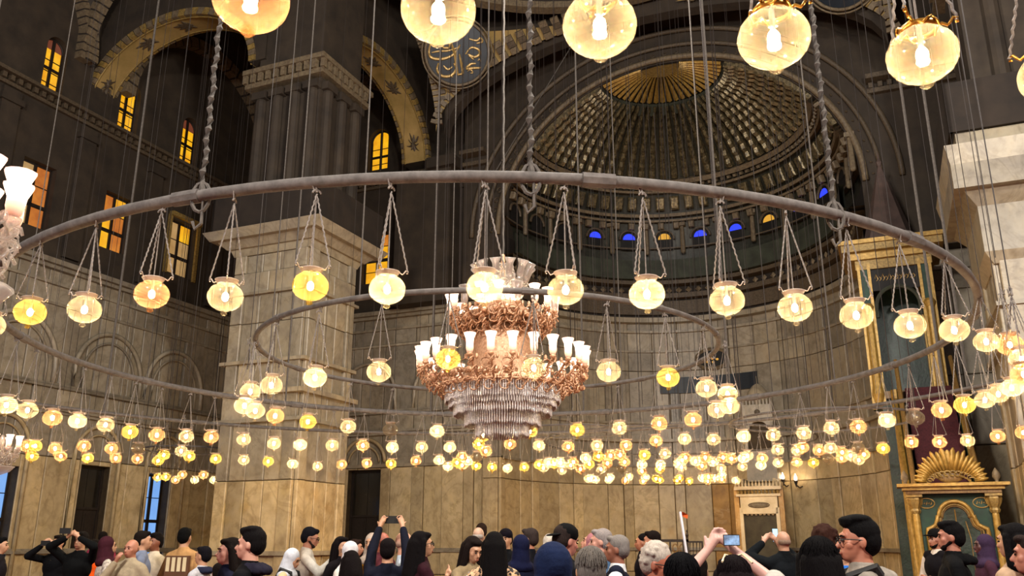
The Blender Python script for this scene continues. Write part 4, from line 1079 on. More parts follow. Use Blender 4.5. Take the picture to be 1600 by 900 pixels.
def chandelier(cx, cy):
    r = thing('chandelier', 'huge tiered crystal chandelier with lit pink tulip shades', 'chandelier', (cx, cy, 0))
    def zz(y): return at_y(785, y, cy).z
    # crystal tiers
    for R, ya, yb, n in ((1.04, 632, 606, 150), (.97, 640, 615, 130), (.88, 652, 624, 120), (.68, 668, 640, 96), (.58, 664, 645, 80), (.48, 684, 660, 72), (.3, 686, 664, 44)):
        m = fringe(R, zz(ya), zz(yb), n); m.obj('crystal_fringe', M_crystal, r, kind='stuff')
        MB().tube([(R * math.cos(2 * PI * k / 48), R * math.sin(2 * PI * k / 48), zz(yb)) for k in range(48)], .022, 6, closed=True).obj('hoop', M_copper, r)
    MB().lathe([(.0, zz(620)), (.9, zz(612)), (1.0, zz(604)), (.72, zz(590)), (.6, zz(565)), (.58, zz(535)), (.56, zz(518)), (.3, zz(500))], 32).obj('drum', M_copper, r, smooth=True)
    MB().lathe([(.3, zz(500)), (.7, zz(506)), (.85, zz(498)), (.5, zz(488)), (.35, zz(475))], 32).obj('upper_bowl', M_copper, r, smooth=True)
    for k in range(20):
        a = 2 * PI * k / 20; m = MB()
        for j in range(12):
            t = j / 11; rr = .34 - .16 * t; m.ell((rr * math.cos(a), rr * math.sin(a), zz(490) + (zz(418) - zz(490)) * t), (.03, .03, .045), 6, 4)
        m.obj('bead_strand', M_clearshade, r)
    MB().cap((0, 0, zz(620)), (0, 0, zz(400)), .06, .04, 10).obj('stem', M_copper, r)
    def tier(n, r0, r1, yb, up, droop, mat, shades, off=0, tilt=0):
        am = arm_mesh(r0, r1, up, droop, mat)
        for k in range(n):
            a = 2 * PI * (k + off) / n; o = link('arm', am, r, (0, 0, zz(yb)), (0, 0, a))
            s = link('lamp_shade', shades[k % len(shades)], o, (r1, 0, up + .04), (0, tilt, 0))
            if shades[k % len(shades)] is SH: pass
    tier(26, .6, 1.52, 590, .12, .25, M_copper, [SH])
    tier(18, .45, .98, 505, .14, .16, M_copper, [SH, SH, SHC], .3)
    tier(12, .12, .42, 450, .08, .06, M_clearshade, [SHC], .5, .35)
    m = MB(); m.tube([(.01 * (j % 2), 0, zz(400) + (33.4 - zz(400)) * j / 120) for j in range(121)], .022, 5); m.obj('chain', M_cable, r)
    m = MB()
    for k in range(60):
        a = k * 2.4; R = .62 + .9 * ((k * 37) % 60) / 60; m.ell((R * math.cos(a), R * math.sin(a), zz(596) + .1 * math.sin(k)), (.07, .07, .06), 6, 4)
    for k in range(40):
        a = k * 2.4; R = .5 + .5 * ((k * 37) % 40) / 40; m.ell((R * math.cos(a), R * math.sin(a), zz(504) + .08 * math.sin(k)), (.06, .06, .05), 6, 4)
    m.obj('leaf_ornament', M_copper, r, kind='stuff')
    return r
chandelier(-.17, 15.6)
def side_chandelier(px, py, Y, R, n, label, sc):
    P = at_y(px, py, Y); r = thing('candle_chandelier', label, 'chandelier', (P.x, P.y, P.z)); r.scale = (sc,) * 3
    am = arm_mesh(.08, R, .1, .2, M_clearshade)
    for k in range(n):
        o = link('arm', am, r, (0, 0, 0), (0, 0, 2 * PI * k / n + .15)); link('lamp_shade', SH, o, (R, 0, .14))
    MB().lathe([(.02, -.5), (.12, -.42), (.16, -.3), (.06, -.15), (.1, 0), (.05, .15), (.09, .3), (.03, .5)], 16).obj('glass_stem', M_clearshade, r, smooth=True)
    MB().lathe([(.02, -.62), (.3, -.5), (.4, -.38), (.42, -.36), (.38, -.38), (.2, -.5)], 20).obj('glass_bowl', M_clearshade, r, smooth=True)
    MB().tube([(0, 0, .5), (0, 0, (33.3 - P.z) / sc)], .015, 5).obj('cable', M_cable, r)
side_chandelier(-72, 365, 5.6, .36, 8, 'glowing glass chandelier cut off by the left edge, close to the camera', 1.0)
side_chandelier(0, 708, 15.0, .45, 8, 'small glass chandelier at the left edge above the blue window', .62)

# ================================================================ pulpits (building frame)
def bthing(name, label, cat): return link(name, None, None, (0, 0, 0), BR, label, cat)
gp = bthing('pulpit', 'great green and gold pulpit with stairs, canopy and acanthus pediment', 'pulpit')
gx0, gx1, gu = .55, 2.6, 26.5
gc = (gx0 + gx1) / 2
MB().box(gx0 + .1, gx1 - .1, gu, gu + .12, 0, 2.95).obj('gate_panel', M_green, gp)
for sx in (gx0 + .08, gx1 - .08):
    m = MB(); m.lathe([(.15, 0), (.15, .15), (.09, .22), (.085, 2.3), (.075, 2.35)], 14, c=(sx, gu - .08, 0)); m.obj('gate_column', M_gold, gp, smooth=False)
    m = MB(); m.lathe([(.09, 2.35), (.12, 2.42), (.1, 2.48), (.16, 2.6), (.19, 2.72), (.17, 2.78)], 12, c=(sx, gu - .08, 0), flute=6, fa=.12); m.box(sx - .2, sx + .2, gu - .28, gu + .12, 2.78, 2.86); m.obj('gate_capital', M_gilt, gp)
for z0, z1, e in ((2.86, 2.95, .12), (2.95, 3.04, .2), (3.04, 3.12, .32)): MB().box(gx0 - e, gx1 + e, gu - .2 - e, gu + .3, z0, z1).obj('gate_cornice', M_gold if z0 > 2.9 else M_wood, gp)
# ogee door moulding
def ogee(sc, dz=0):
    w = .72 * sc; P = [(-w, 0), (-w, 1.85), (-w * .98, 1.95), (-w * .82, 2.0), (-w * .7, 2.06), (-w * .62, 2.2), (-w * .6, 2.28)]
    P += [(-w * .55 * math.cos(a), 2.28 + .38 * sc * math.sin(a)) for a in [PI * k / 14 for k in range(15)]]
    P += [(-x, z) for x, z in reversed(P[:7])]
    return [(gc + x, z + dz) for x, z in P]
for sc, w, mt, dd in ((1, .06, M_gold, .08), (.86, .03, M_gilt, .06), (.78, .018, M_wood, .05)):
    MB().tube([(x, gu - dd, z) for x, z in ogee(sc, -(1 - sc) * .2)], w, 6).obj('gate_molding', mt, gp, smooth=True)
m = MB(); o_ = ogee(.98); m.add([(x, gu - .02, z) for x, z in o_], [tuple(range(len(o_)))]); m.obj('gate_leaf', M_greend, gp)
for dx in (-.28, .28): MB().tube([(gc + dx, gu - .04, .2), (gc + dx * 1.05, gu - .04, 1.7), (gc + dx * .8, gu - .04, 2.15)], .014, 5).obj('leaf_bead', M_gilt, gp)
MB().tube([(gc, gu - .04, .1), (gc, gu - .04, 2.45)], .018, 5).obj('leaf_bead', M_gilt, gp)
for dx in (-.66, .66):
    m = MB(); m.tube([(gc + dx + .2 * math.cos(a), gu - .02, 2.62 + .13 * math.sin(a)) for a in [2 * PI * k / 20 for k in range(20)]], .014, 5, closed=True)
    for k in range(5): m.tube([(gc + dx - .12 + .055 * k, gu - .02, 2.58 + .03 * (k % 2)), (gc + dx - .09 + .055 * k, gu - .03, 2.66 - .02 * (k % 2)), (gc + dx - .1 + .055 * k, gu - .02, 2.6)], .01, 4)
    m.obj('oval_inscription', M_letter, gp)
# pediment leaves
for k in range(27):
    a = PI * (.04 + .92 * k / 26); L = (.2 if k % 2 else .27) + .2 * math.sin(a) ** 3 + .22 * math.sin(a) ** 2; bx_, bz = gc - .62 * math.cos(a), 3.14 + .26 * math.sin(a)
    dx, dz = -math.cos(a) * 1.1, math.sin(a) * .9 + .15; n_ = math.hypot(dx, dz); dx /= n_; dz /= n_
    m = MB(); m.tube([(bx_, gu - .18, bz), (bx_ + dx * L * .5, gu - .26, bz + dz * L * .5), (bx_ + dx * L * .85, gu - .24, bz + dz * L * .85), (bx_ + dx * L, gu - .3, bz + dz * L * .96)], [.07, .12, .09, .02], 6, flat=.5); m.obj('acanthus_leaf', M_gold, gp, smooth=True)
for k in range(12):
    a = PI * (.05 + .9 * k / 11); m = MB(); c_ = (gc - .52 * math.cos(a), gu - .24, 3.16 + .22 * math.sin(a)); m.tube([(c_[0] + .09 * math.cos(t), c_[1], c_[2] + .07 * math.sin(t)) for t in [j * .8 for j in range(7)]], .022, 5); m.obj('acanthus_curl', M_gilt, gp)
m = MB(); m.ell((gc, gu - .16, 3.3), (.34, .05, .17), 16, 8); m.obj('pediment_medallion', M_wood, gp, smooth=True)
for sx in (gx0 - .1, gx1 + .05): MB().lathe([(.06, 3.12), (.04, 3.17), (.1, 3.26), (.09, 3.36), (.03, 3.46), (.005, 3.5)], 10, c=(sx, gu - .25, 0)).obj('finial', M_trim, gp, smooth=True)
# stairs
NS = 24; u0s, u1s, zt = gu + .4, 32.0, 6.6
for k in range(NS):
    ua = u0s + (u1s - u0s) * k / NS; m = MB(); m.box(gx0 + .35, gx1 - .3, ua, u1s, zt * k / NS, zt * (k + 1) / NS); m.obj('step', M_red, gp)
for sx, s_ in ((gx0 + .1, -1), (gx1 - .25, 1)):
    m = MB(); v = []
    for x in (sx, sx + .15): v += [(x, u0s - .3, 0), (x, u1s, 0), (x, u1s, zt), (x, u0s - .3, .35)]
    m.add(v, [(0, 1, 2, 3), (7, 6, 5, 4), (0, 4, 5, 1), (1, 5, 6, 2), (2, 6, 7, 3), (3, 7, 4, 0)]); m.obj('stair_side', M_greend, gp)
    for h, w, mt in ((1.0, .07, M_wood), (.12, .06, M_gold), (.86, .035, M_gold)):
        m = MB(); m.tube([(sx + .07, u0s - .3, .35 + h), (sx + .07, u1s, zt + h)], w, 6); m.obj('handrail', mt, gp)
    for k in range(22):
        q = (k + .5) / 22; uu = u0s - .3 + (u1s - u0s + .3) * q; z = .35 + (zt - .35) * q
        m = MB(); m.tube([(sx + .07, uu - .1, z + .1), (sx + .07, uu + .1, z + .95)], .025, 4); m.tube([(sx + .07, uu + .1, z + .2), (sx + .07, uu - .1, z + .85)], .02, 4); m.obj('baluster', M_trim, gp)
# gilded frame on the flank
for zo, w in ((.0, .09),): 
    m = MB(); m.tube([(gx0 + .02, u0s - .2, .25), (gx0 + .02, u1s, zt - .3)], .09, 6); m.tube([(gx0 + .02, u0s - .1, .3), (gx0 + .02, u1s, .3)], .09, 6); m.tube([(gx0 + .02, u1s, .2), (gx0 + .02, u1s, zt)], .12, 6); m.obj('flank_frame', M_gold, gp)
# canopy
ca0, ca1, cu0, cu1 = -.15, 2.25, 32.2, 34.2
MB().box(ca0, ca1, cu0, cu1, zt - .25, zt).obj('platform', M_wood, gp)
MB().box(ca0 + .3, ca1 - .3, cu0 + .2, cu1, 0, zt - .25).obj('canopy_base', M_greend, gp)
for x in (ca0, ca1 - .42):
    for u_ in (cu0, cu1 - .4):
        m = MB(); m.box(x, x + .42, u_, u_ + .4, zt - .4, 11.3); m.obj('canopy_post', M_green, gp)
        for dx in (.04, .38): MB().box(x + dx - .05, x + dx + .05, u_ - .06, u_, zt - .4, 11.2).obj('gilt_strip', M_gold, gp)
        m = MB(); m.lathe([(.12, 6.2), (.2, 6.5), (.15, 6.8), (.13, 9.4), (.2, 9.6), (.14, 9.7)], 12, c=(x + .21, u_ - .1, 0)); m.obj('canopy_column', M_gold, gp)
for z0, z1, e, mt in ((11.0, 11.35, .05, M_gilt), (11.35, 11.6, .2, M_gold), (11.6, 11.85, .45, M_gilt), (11.85, 12.0, .55, M_gold)): MB().box(ca0 - e, ca1 + e, cu0 - e, cu1 + e, z0, z1).obj('canopy_cornice', mt, gp)
m = MB().box(ca0 + .42, ca1 - .42, cu0 + .05, cu0 + .12, 10.2, 11.0); m.obj('inscription_panel', M_black, gp)
m = MB()
for k in range(12):
    x = ca0 + .55 + k * .11; m.tube([(x, cu0 + .03, 10.65), (x + .05, cu0 + .02, 10.8 - .1 * (k % 2)), (x + .1, cu0 + .03, 10.62), (x + .04, cu0 + .03, 10.55)], .014, 4)
m.obj('inscription', M_letter, gp)
cc_ = (ca0 + ca1) / 2
MB().tube([(cc_ - .7, cu0, 9.2)] + [(cc_ - .7 * math.cos(PI * k / 16), cu0, 9.6 + .7 * math.sin(PI * k / 16)) for k in range(17)] + [(cc_ + .7, cu0, 9.2)], .07, 6).obj('canopy_arch', M_greenframe, gp)
MB().box(ca0 + .3, ca1 - .3, cu1 - .1, cu1, zt, 11).obj('canopy_back', M_greend, gp)
MB().lathe([(1.0, 12.0), (.95, 12.2), (.8, 12.6), (.45, 13.9), (.15, 15.0), (.06, 15.3), (.12, 15.45), (.04, 15.6), (.01, 15.9)], 8, c=(cc_, 33.2, 0)).obj('spire', M_spire, gp)
# marble pulpit in the apse
mp = bthing('marble_pulpit', 'small pale marble pulpit with crenellated gate and dark opening', 'pulpit')
mx0, mx1, mu = -5.8, -4.2, 38.0
for x in (mx0, mx1 - .14):
    MB().box(x, x + .14, mu, mu + .3, 0, 3.0).obj('gate_post', M_white, mp)
    MB().box(x - .2 if x < -5 else x + .14, x if x < -5 else x + .34, mu + .05, mu + .3, 0, 3.8).obj('side_pier', M_amber, mp)
MB().box(mx0 + .05, mx1 - .05, mu, mu + .3, 2.75, 3.45).obj('lintel', M_white, mp)
MB().box(mx0 + .14, mx1 - .14, mu + .2, mu + .3, 0, 2.75).obj('door_curtain', simple('curtain', '#4c4636', '#3a3428', 3, .8), mp)  # dark sheet standing in for the gate's dark opening
m = MB(); m.tube([(gc_x, mu - .03, 3.1 + .1 * math.sin(a)) for gc_x, a in [(-5.0 + .42 * math.cos(t), t) for t in [2 * PI * k / 16 for k in range(16)]]], .025, 5, closed=True); m.ell((-5.0, mu, 3.1), (.38, .03, .09), 14, 6); m.obj('name_plaque', M_trim, mp)
for k in range(7): MB().ell((mx0 + .3 + k * .17, mu + .12, 2.74), (.07, .05, .06), 8, 4).obj('scallop', M_white, mp)
MB().box(mx0 - .1, mx1 + .1, mu - .08, mu + .35, 3.45, 3.55).obj('cornice', M_white, mp)
for k in range(12): MB().lathe([(.04, 3.55), (.07, 3.66), (.02, 3.72)], 6, c=(mx0 + k * .145, mu - .02, 0)).obj('honeycomb_drop', M_gilt, mp)
MB().box(mx0 - .15, mx1 + .15, mu - .12, mu + .35, 3.72, 3.86).obj('cornice', M_white, mp)
for k in range(14): MB().lathe([(.045, 3.86), (.05, 3.98), (.02, 4.02), (.035, 4.06), (.005, 4.12)], 6, c=(mx0 - .1 + k * .14, mu, 0)).obj('crenellation', M_white, mp)
for k in range(14): MB().box(mx0 + .2, mx1 - .2, mu + .4 + k * .17, 41.0, k * .3, k * .3 + .3).obj('step', M_marble, mp)
for x in (mx0 + .1, mx1 - .2): MB().box(x, x + .1, mu + .3, 41.2, 0, 4.2).obj('stair_side', M_marble, mp)
kx0, kx1, ku = -5.7, -4.4, 40.2
MB().box(kx0, kx1, ku, ku + 1.2, 4.2, 5.6).obj('kiosk_base', M_marble_hi, mp)
for x in (kx0, kx1 - .14): MB().box(x, x + .14, ku, ku + .2, 5.6, 6.8).obj('kiosk_post', M_marble_hi, mp)
MB().box(kx0 + .1, kx1 - .1, ku + .3, ku + 1.2, 5.6, 7.0).obj('kiosk_painted_shade', M_joint, mp)  # solid dark block, painted as the shade inside the kiosk
m = MB(); arch_infill(m, 'u', ku, .2, (kx0 + kx1) / 2, .45, 6.4, 7.6, M_marble_hi, .45, kx0, kx1); m.obj('kiosk_arch', None, mp)
MB().ell(((kx0 + kx1) / 2, ku - .02, 7.25), (.13, .05, .13), 12, 8, M_trimd).obj('round_boss', None, mp)
for k in range(9): MB().lathe([(.06, 7.6), (.06, 7.8), (.01, 7.92)], 6, c=(kx0 + .05 + k * .15, ku + .05, 0)).obj('crenellation', M_marble_hi, mp)
MB().lathe([(.5, 7.6), (.55, 7.9), (.45, 8.25), (.2, 8.55), (.03, 8.65), (.01, 9.0)], 16, c=((kx0 + kx1) / 2, ku + .6, 0)).obj('kiosk_dome', M_marble_hi, mp, smooth=True)
# two candle lights right of the marble pulpit
for k, (x, y) in enumerate(((1194, 748), (1223, 745), (1243, 747))):
    ccx, ccy = AP_C * CY + AP_U * SY, AP_U * CY - AP_C * SY; P = on_circle(x, y, ccx, ccy, 7.45, True); out = Vector((P.x - ccx, P.y - ccy, 0)).normalized()
    r = thing('wall_sconce', ['bare pointed bulb on a sconce over the marble pulpit gate', 'bare pointed bulb on a sconce just right of the marble pulpit', 'second bare sconce bulb right of the marble pulpit'][k], 'lamp', tuple(P))
    MB().lathe([(.04, -.1), (.075, -.03), (.05, .06), (.003, .2)], 10).obj('flame_bulb', M_candle, r, smooth=True); m = MB(); m.lathe([(.01, -.4), (.1, -.12), (.05, -.1)], 8); m.tube([(0, 0, -.3), out * .25 + Vector((0, 0, -.42)), out * .6 + Vector((0, 0, -.3))], .03, 5); m.obj('bracket', M_cabled, r)
# carved settee with red cushion, flag, stone box, posts
def wthing(name, label, cat, px, Y, rz=0): 
    P = at_y(px, 848, Y); return thing(name, label, cat, (P.x, P.y, 0), (0, 0, rz))
cb = wthing('carved_bench', 'dark carved wooden bench with pierced back and red seat', 'bench', 1047, 27)
m = MB()
for x0, x1, z0, z1 in ((-.55, .55, 1.62, 1.7), (-.55, .55, 1.2, 1.26), (-.55, -.49, .0, 1.75), (.49, .55, .0, 1.75), (-.02, .02, 1.26, 1.62)): m.box(x0, x1, -.03, .03, z0, z1)
m.obj('back_frame', M_frame, cb)
for x in (-.37, -.16, .15, .36):
    MB().tube([(x + .08 * math.cos(a), 0, 1.44 + .12 * math.sin(a)) for a in [2 * PI * k / 12 for k in range(12)]], .02, 5, closed=True).obj('pierced_ring', M_wood, cb)
MB().box(-.52, .52, -.5, -.03, .75, 1.18).obj('red_cushion', simple('red_velvet', '#7c1c28', '#5a141d', 8, .9), cb)
for x in (-.52, .52): MB().lathe([(.03, 1.75), (.05, 1.82), (.015, 1.9), (.03, 1.93), (.004, 1.98)], 8, c=(x, 0, 0)).obj('finial', M_frame, cb)
MB().box(-.52, .52, -.5, .03, .4, .75).obj('seat_box', M_frame, cb)
cb2 = wthing('iron_railing', 'short dark pierced railing right of the carved bench', 'railing', 1082, 27)
m = MB()
for z in (.1, 1.15, 1.6): m.box(-.3, .3, -.02, .02, z, z + .05)
for x in (-.3, .27): m.box(x, x + .04, -.03, .03, 0, 1.65)
m.obj('rail_frame', M_frame, cb2)
for x in (-.2, -.1, 0, .1, .2): MB().tube([(x, 0, .15), (x + .03, 0, .7), (x, 0, 1.15), (x + .02, 0, 1.6)], .018, 5).obj('rail_bar', M_frame, cb2)
sb = wthing('stone_chest', 'carved pale stone chest with pitched lid by the wall', 'chest', 522, 33)
MB().box(-.75, .75, -.4, .4, .2, 1.0).obj('body', M_marble, sb); MB().box(-.85, .85, -.5, .5, 0, .2).obj('plinth', M_marble, sb); MB().box(-.85, .85, -.48, .48, 1.0, 1.12).obj('cornice', M_marble, sb)
m = MB(); m.add([(-.7, -.4, 1.12), (.7, -.4, 1.12), (.7, .4, 1.12), (-.7, .4, 1.12), (0, -.3, 1.75), (0, .3, 1.75)], [(0, 1, 4), (1, 2, 5, 4), (2, 3, 5), (3, 0, 4, 5)]); m.obj('lid', M_marble, sb)
for k in range(6):
    x = -.6 + k * .24; MB().tube([(x, -.42, .25), (x + .12, -.43, .6), (x, -.42, .95)], .03, 5).obj('relief_scroll', M_marble, sb)

# ================================================================ PEOPLE
def skinm(c): return simple('skin_' + c[1:], c, None, 4, .5, b=.03)
def remesh(o, vox, sm=3):
    m = o.modifiers.new('blend', 'REMESH'); m.mode = 'VOXEL'; m.voxel_size = vox; m.use_smooth_shade = True
    if sm: n = o.modifiers.new('soft', 'SMOOTH'); n.iterations = sm; n.factor = .5
def ik(S, T, l1, l2, hint):
    S, T = Vector(S), Vector(T); d = T - S; L = min(d.length, (l1 + l2) * .995); d.normalize(); T2 = S + d * L
    a = (l1 * l1 - l2 * l2 + L * L) / (2 * L); h = math.sqrt(max(0, l1 * l1 - a * a)); hv = Vector(hint); hv = (hv - d * hv.dot(d)).normalized()
    return S + d * a + hv * h, T2
ARMS = {'down': ((.25, .03, .86), (-.25, .03, .86)), 'phone': ((.09, .34, 1.3), (-.07, .3, 1.27)), 'cam': ((.1, .24, 1.6), (-.1, .24, 1.6)), 'up': ((.11, .28, 1.98), (-.12, .28, 1.98)),
        'face': ((.06, .2, 1.47), (-.25, .05, .9)), 'one': ((.2, .34, 1.38), (-.24, .06, .9)), 'fold': ((.1, .22, 1.12), (-.1, .22, 1.12)), 'oneup': ((.16, .3, 1.66), (-.2, .2, 1.3)), 'chest': ((.04, .24, 1.32), (-.05, .24, 1.28))}
SHOE = simple('shoe_dark', '#2a2522', None, 4, .5)
EYEM = simple('eye_dark', '#20150f', None, 4, .2, b=0); LIP = simple('lip_rose', '#9c5648', None, 4, .4, b=0)
def person(px, ytop, D, face, label, top='#141416', bottom='#1a1c22', skin='#b98a6c', hair='#15100d', style='short', arms='down', cover='jacket', beard=None, glasses=False, cap=None, pack=None, tilt=0.0, turn=0.0, sleeve='long', inner=None, phone=None, skirt=False, group=None, topmat=None, hood=None, scarf=None, wide=1.0, Hs=None, vest=None):
    P = at_y(px, ytop, D); H = max(1.0, P.z); s = H / 1.76
    vox = max(.0065, min(.017, D * .0013)) / s
    fem = style in ('long', 'bun', 'bob') or scarf
    r = thing('person', label, 'person', (P.x, P.y, 0), (0, 0, math.radians(face)), group or 'visitors standing in the prayer hall'); r.scale = (s, s, s)
    sh = .175 if fem else .2
    # head frame
    HC = Vector((0, .012, 1.63)); R = Matrix.Rotation(math.radians(turn), 3, 'Z') @ Matrix.Rotation(math.radians(tilt), 3, 'X'); NK = Vector((0, -.005, 1.5))
    def h(x, y, z): return NK + R @ (Vector((x, y, z)) - NK)
    b = MB()
    b.ell(h(0, -.012, 1.655), (.077, .095, .098), 16, 12, rot=R); b.ell(h(0, .03, 1.6), (.06, .066, .085), 14, 10, rot=R); b.ell(h(0, .055, 1.555), (.038, .04, .03), 10, 8, rot=R)
    b.cap(h(0, .088, 1.645), h(0, .112, 1.608), .009, .015, 8); b.cap(h(-.03, .078, 1.668), h(.03, .078, 1.668), .016, .016, 8)
    b.cap(h(-.014, .09, 1.577), h(.014, .09, 1.577), .012, .012, 8); b.cap(h(-.014, .086, 1.564), h(.014, .086, 1.564), .011, .011, 8)
    for sx in (-1, 1):
        b.ell(h(sx * .077, -.008, 1.625), (.01, .02, .032), 8, 6, rot=R); b.ell(h(sx * .04, .055, 1.615), (.026, .028, .03), 8, 6, rot=R)
    nr = .05 if fem else .058
    b.cap((0, -.015, 1.42), h(0, -.01, 1.58), nr + .012, nr, 12)
    b.ell((0, 0, 1.3), (sh * .95, .105, .17), 14, 10); b.ell((0, 0, 1.12), (.14, .1, .2), 14, 10); b.ell((0, 0, .96), (.165, .115, .14), 14, 10)
    [b.cap((sx * .03, 0, 1.44), (sx * (sh - .01), 0, 1.395), .055, .048, 10) for sx in (-1, 1)]
    legs = []
    for sx in (-1, 1):
        hip, kn, an = (sx * .09, 0, .92), (sx * .1, .02, .5), (sx * .1, -.02, .09)
        b.cap(hip, kn, .085, .055, 10); b.cap(kn, an, .055, .036, 10); b.ell((sx * .1, .05, .04), (.04, .11, .035), 8, 6)
    wr = []; T = ARMS[arms] if isinstance(arms, str) else arms; el = []
    for sx, t in zip((1, -1), T):
        S = Vector((sx * (sh - .005), 0, 1.385)); t = Vector(t); e, w = ik(S, t, .29, .26, (sx * .6, -.35, -.7)); el.append((S, e, w)); wr.append(w)
        b.cap(S, e, .047, .038, 10); b.cap(e, w, .038, .025, 10)
        d = (w - e).normalized()
        if arms not in ('down',) and t.z > 1.0: d = (d + Vector((-sx * .25, .2, .5))).normalized()
        pc = w + d * .05; side = d.cross(Vector((0, 1, 0) if abs(d.y) < .8 else (1, 0, 0))).normalized(); nn = d.cross(side)
        b.cap(w, pc + d * .03, .026, .03, 8)
        for j in range(4):
            o = side * ((j - 1.5) * .019); L = (.055, .068, .064, .05)[j]; k1 = pc + o + d * .035; k2 = k1 + d * L * .6 + nn * .008; k3 = k2 + d * L * .35 - Vector((sx * .012, 0, 0)) + nn * .015
            b.cap(k1, k2, .0095, .009, 6); b.cap(k2, k3, .009, .0075, 6)
        b.cap(w + d * .02 + side * .02, w + d * .06 + side * .05 * (-1 if sx > 0 else 1), .012, .01, 6); 
    o = b.obj('body', skinm(skin), r); remesh(o, vox, 2)
    # face details
    f = MB()
    for sx in (-1, 1): f.ell(h(sx * .03, .088, 1.64), (.012, .008, .007), 8, 6, rot=R)
    f.obj('eyes', EYEM, r)
    f = MB()
    for sx in (-1, 1): f.tube([h(sx * .014, .097, 1.66), h(sx * .03, .095, 1.667), h(sx * .046, .082, 1.66)], .0045, 5)
    hm = simple('hair_' + hair[1:], hair, None, 60, .55, b=.5, sx=(3, 3, .4)); f.obj('eyebrows', hm, r)
    MB().cap(h(-.016, .1, 1.57), h(.016, .1, 1.57), .0055, .0055, 6).obj('lips', LIP, r)
    # top garment
    c = MB(); g = .02 * wide; zb = .78 if cover in ('jacket', 'hoodie') else (.5 if cover == 'coat' else .84)
    c.ell((0, 0, 1.27), (sh * .95 + g, .115 + g, .185), 14, 10); c.ell((0, .0, 1.1), (.155 + g, .115 + g, .22), 14, 10)
    [c.cap((sx * .03, 0, 1.435), (sx * (sh - .01), 0, 1.39), .062 + g * .7, .05 + g * .6, 10) for sx in (-1, 1)]; c.cap((0, -.005, 1.42), (0, -.01, 1.475), .075 + g, .065 + g * .6, 12)
    c.lathe([(.001, zb - .01), (.16 + g, zb), (.165 + g, .95), (.15 + g, 1.2), (.001, 1.3)], 16)
    vv = c.v[-80:]; c.v[-80:] = [(x, y * .74, z) for x, y, z in vv]
    for (S, e, w) in el:
        if sleeve == 'long': c.cap(S, e, .052 + g * .5, .048 + g * .5, 10); c.cap(e, e.lerp(w, .92), .05 + g * .5, .036 + g * .3, 10)
        elif sleeve == 'half': c.cap(S, e, .06 + g * .6, .05 + g, 10)
        elif sleeve == 'none': c.cap(S, S.lerp(e, .12), .06 + g * .4, .058 + g * .4, 10)
        else: c.cap(S, S.lerp(e, .7), .06 + g * .6, .055 + g, 10)
    tm = topmat or simple('cloth_' + top[1:], top, None, 14, .85, b=.35)
    o = c.obj(cover, tm, r); remesh(o, vox, 3)
    if vest:
        c = MB(); c.ell((0, 0, 1.28), (sh + .02, .15, .2), 14, 10); c.ell((0, 0, 1.05), (.19, .15, .25), 14, 10); c.cap((-sh + .05, 0, 1.43), (sh - .05, 0, 1.43), .075, .075, 10)
        o = c.obj('vest', simple('cloth_' + vest[1:], vest, None, 14, .85, b=.3), r); remesh(o, vox, 2)
    if inner: MB().ell((0, .1, 1.34), (.05, .055, .12), 10, 8).obj('shirt_front', simple('cloth_' + inner[1:], inner, None, 14, .85), r)
    if hood:
        c = MB()
        for k in range(7): a = PI * (1.0 + k / 6 * 1.0); c.cap((.085 * math.cos(a), -.02 + .085 * math.sin(a), 1.47), (.1 * math.cos(a), -.03 + .13 * math.sin(a), 1.44), .035, .04, 8)
        o = c.obj('hood', simple('cloth_' + hood[1:], hood, None, 14, .85), r); remesh(o, vox, 2)
    # lower garment
    c = MB()
    if skirt: c.lathe([(.02, 1.0), (.17, .98), (.2, .8), (.25, .4), (.28, .12), (.02, .12)], 16, flute=9, fa=.04)
    else:
        c.ell((0, 0, .93), (.175, .13, .14), 12, 8)
        for sx in (-1, 1): c.cap((sx * .09, 0, .9), (sx * .1, .02, .5), .1, .075, 10); c.cap((sx * .1, .02, .5), (sx * .1, -.02, .12), .075, .06, 10)
    o = c.obj('skirt' if skirt else 'trousers', simple('cloth_' + bottom[1:], bottom, None, 14, .85), r); 
    if not skirt: remesh(o, .016, 2)
    for sx in (-1, 1): c = MB(); c.ell((sx * .1, .045, .05), (.05, .13, .05), 10, 6); c.box(sx * .1 - .045, sx * .1 + .045, -.07, .16, 0, .02); c.obj('shoe', SHOE, r, smooth=True)
    # hair and head cover
    c = MB()
    if scarf:
        c.ell(h(0, -.03, 1.66), (.1, .11, .118), 16, 10, rot=R); c.cap(h(0, -.03, 1.6), (0, -.02, 1.46), .1, .115, 12); c.ell((0, -.01, 1.42), (.17, .14, .09), 12, 8)
        c.ell(h(0, .02, 1.545), (.07, .075, .035), 12, 8, rot=R)
        o = c.obj('headscarf', simple('scarf_' + scarf[1:], scarf, None, 10, .8, b=.5), r); remesh(o, vox, 2)
    elif style == 'bald':
        c.ell(h(0, -.028, 1.632), (.079, .083, .055), 20, 10, rot=R); c.obj('hair', hm, r, smooth=True)
    else:
        c.ell(h(0, -.03, 1.685), (.088, .1, .088), 14, 10, rot=R); c.ell(h(0, -.055, 1.64), (.085, .075, .09), 14, 10, rot=R)
        if style in ('short', 'quiff'): c.ell(h(0, .045, 1.735), (.062, .045, .028), 10, 8, rot=R)
        if style == 'quiff': c.ell(h(.0, .035, 1.75), (.066, .06, .026), 10, 8, rot=R); c.ell(h(0, -.01, 1.755), (.078, .08, .03), 10, 8, rot=R)
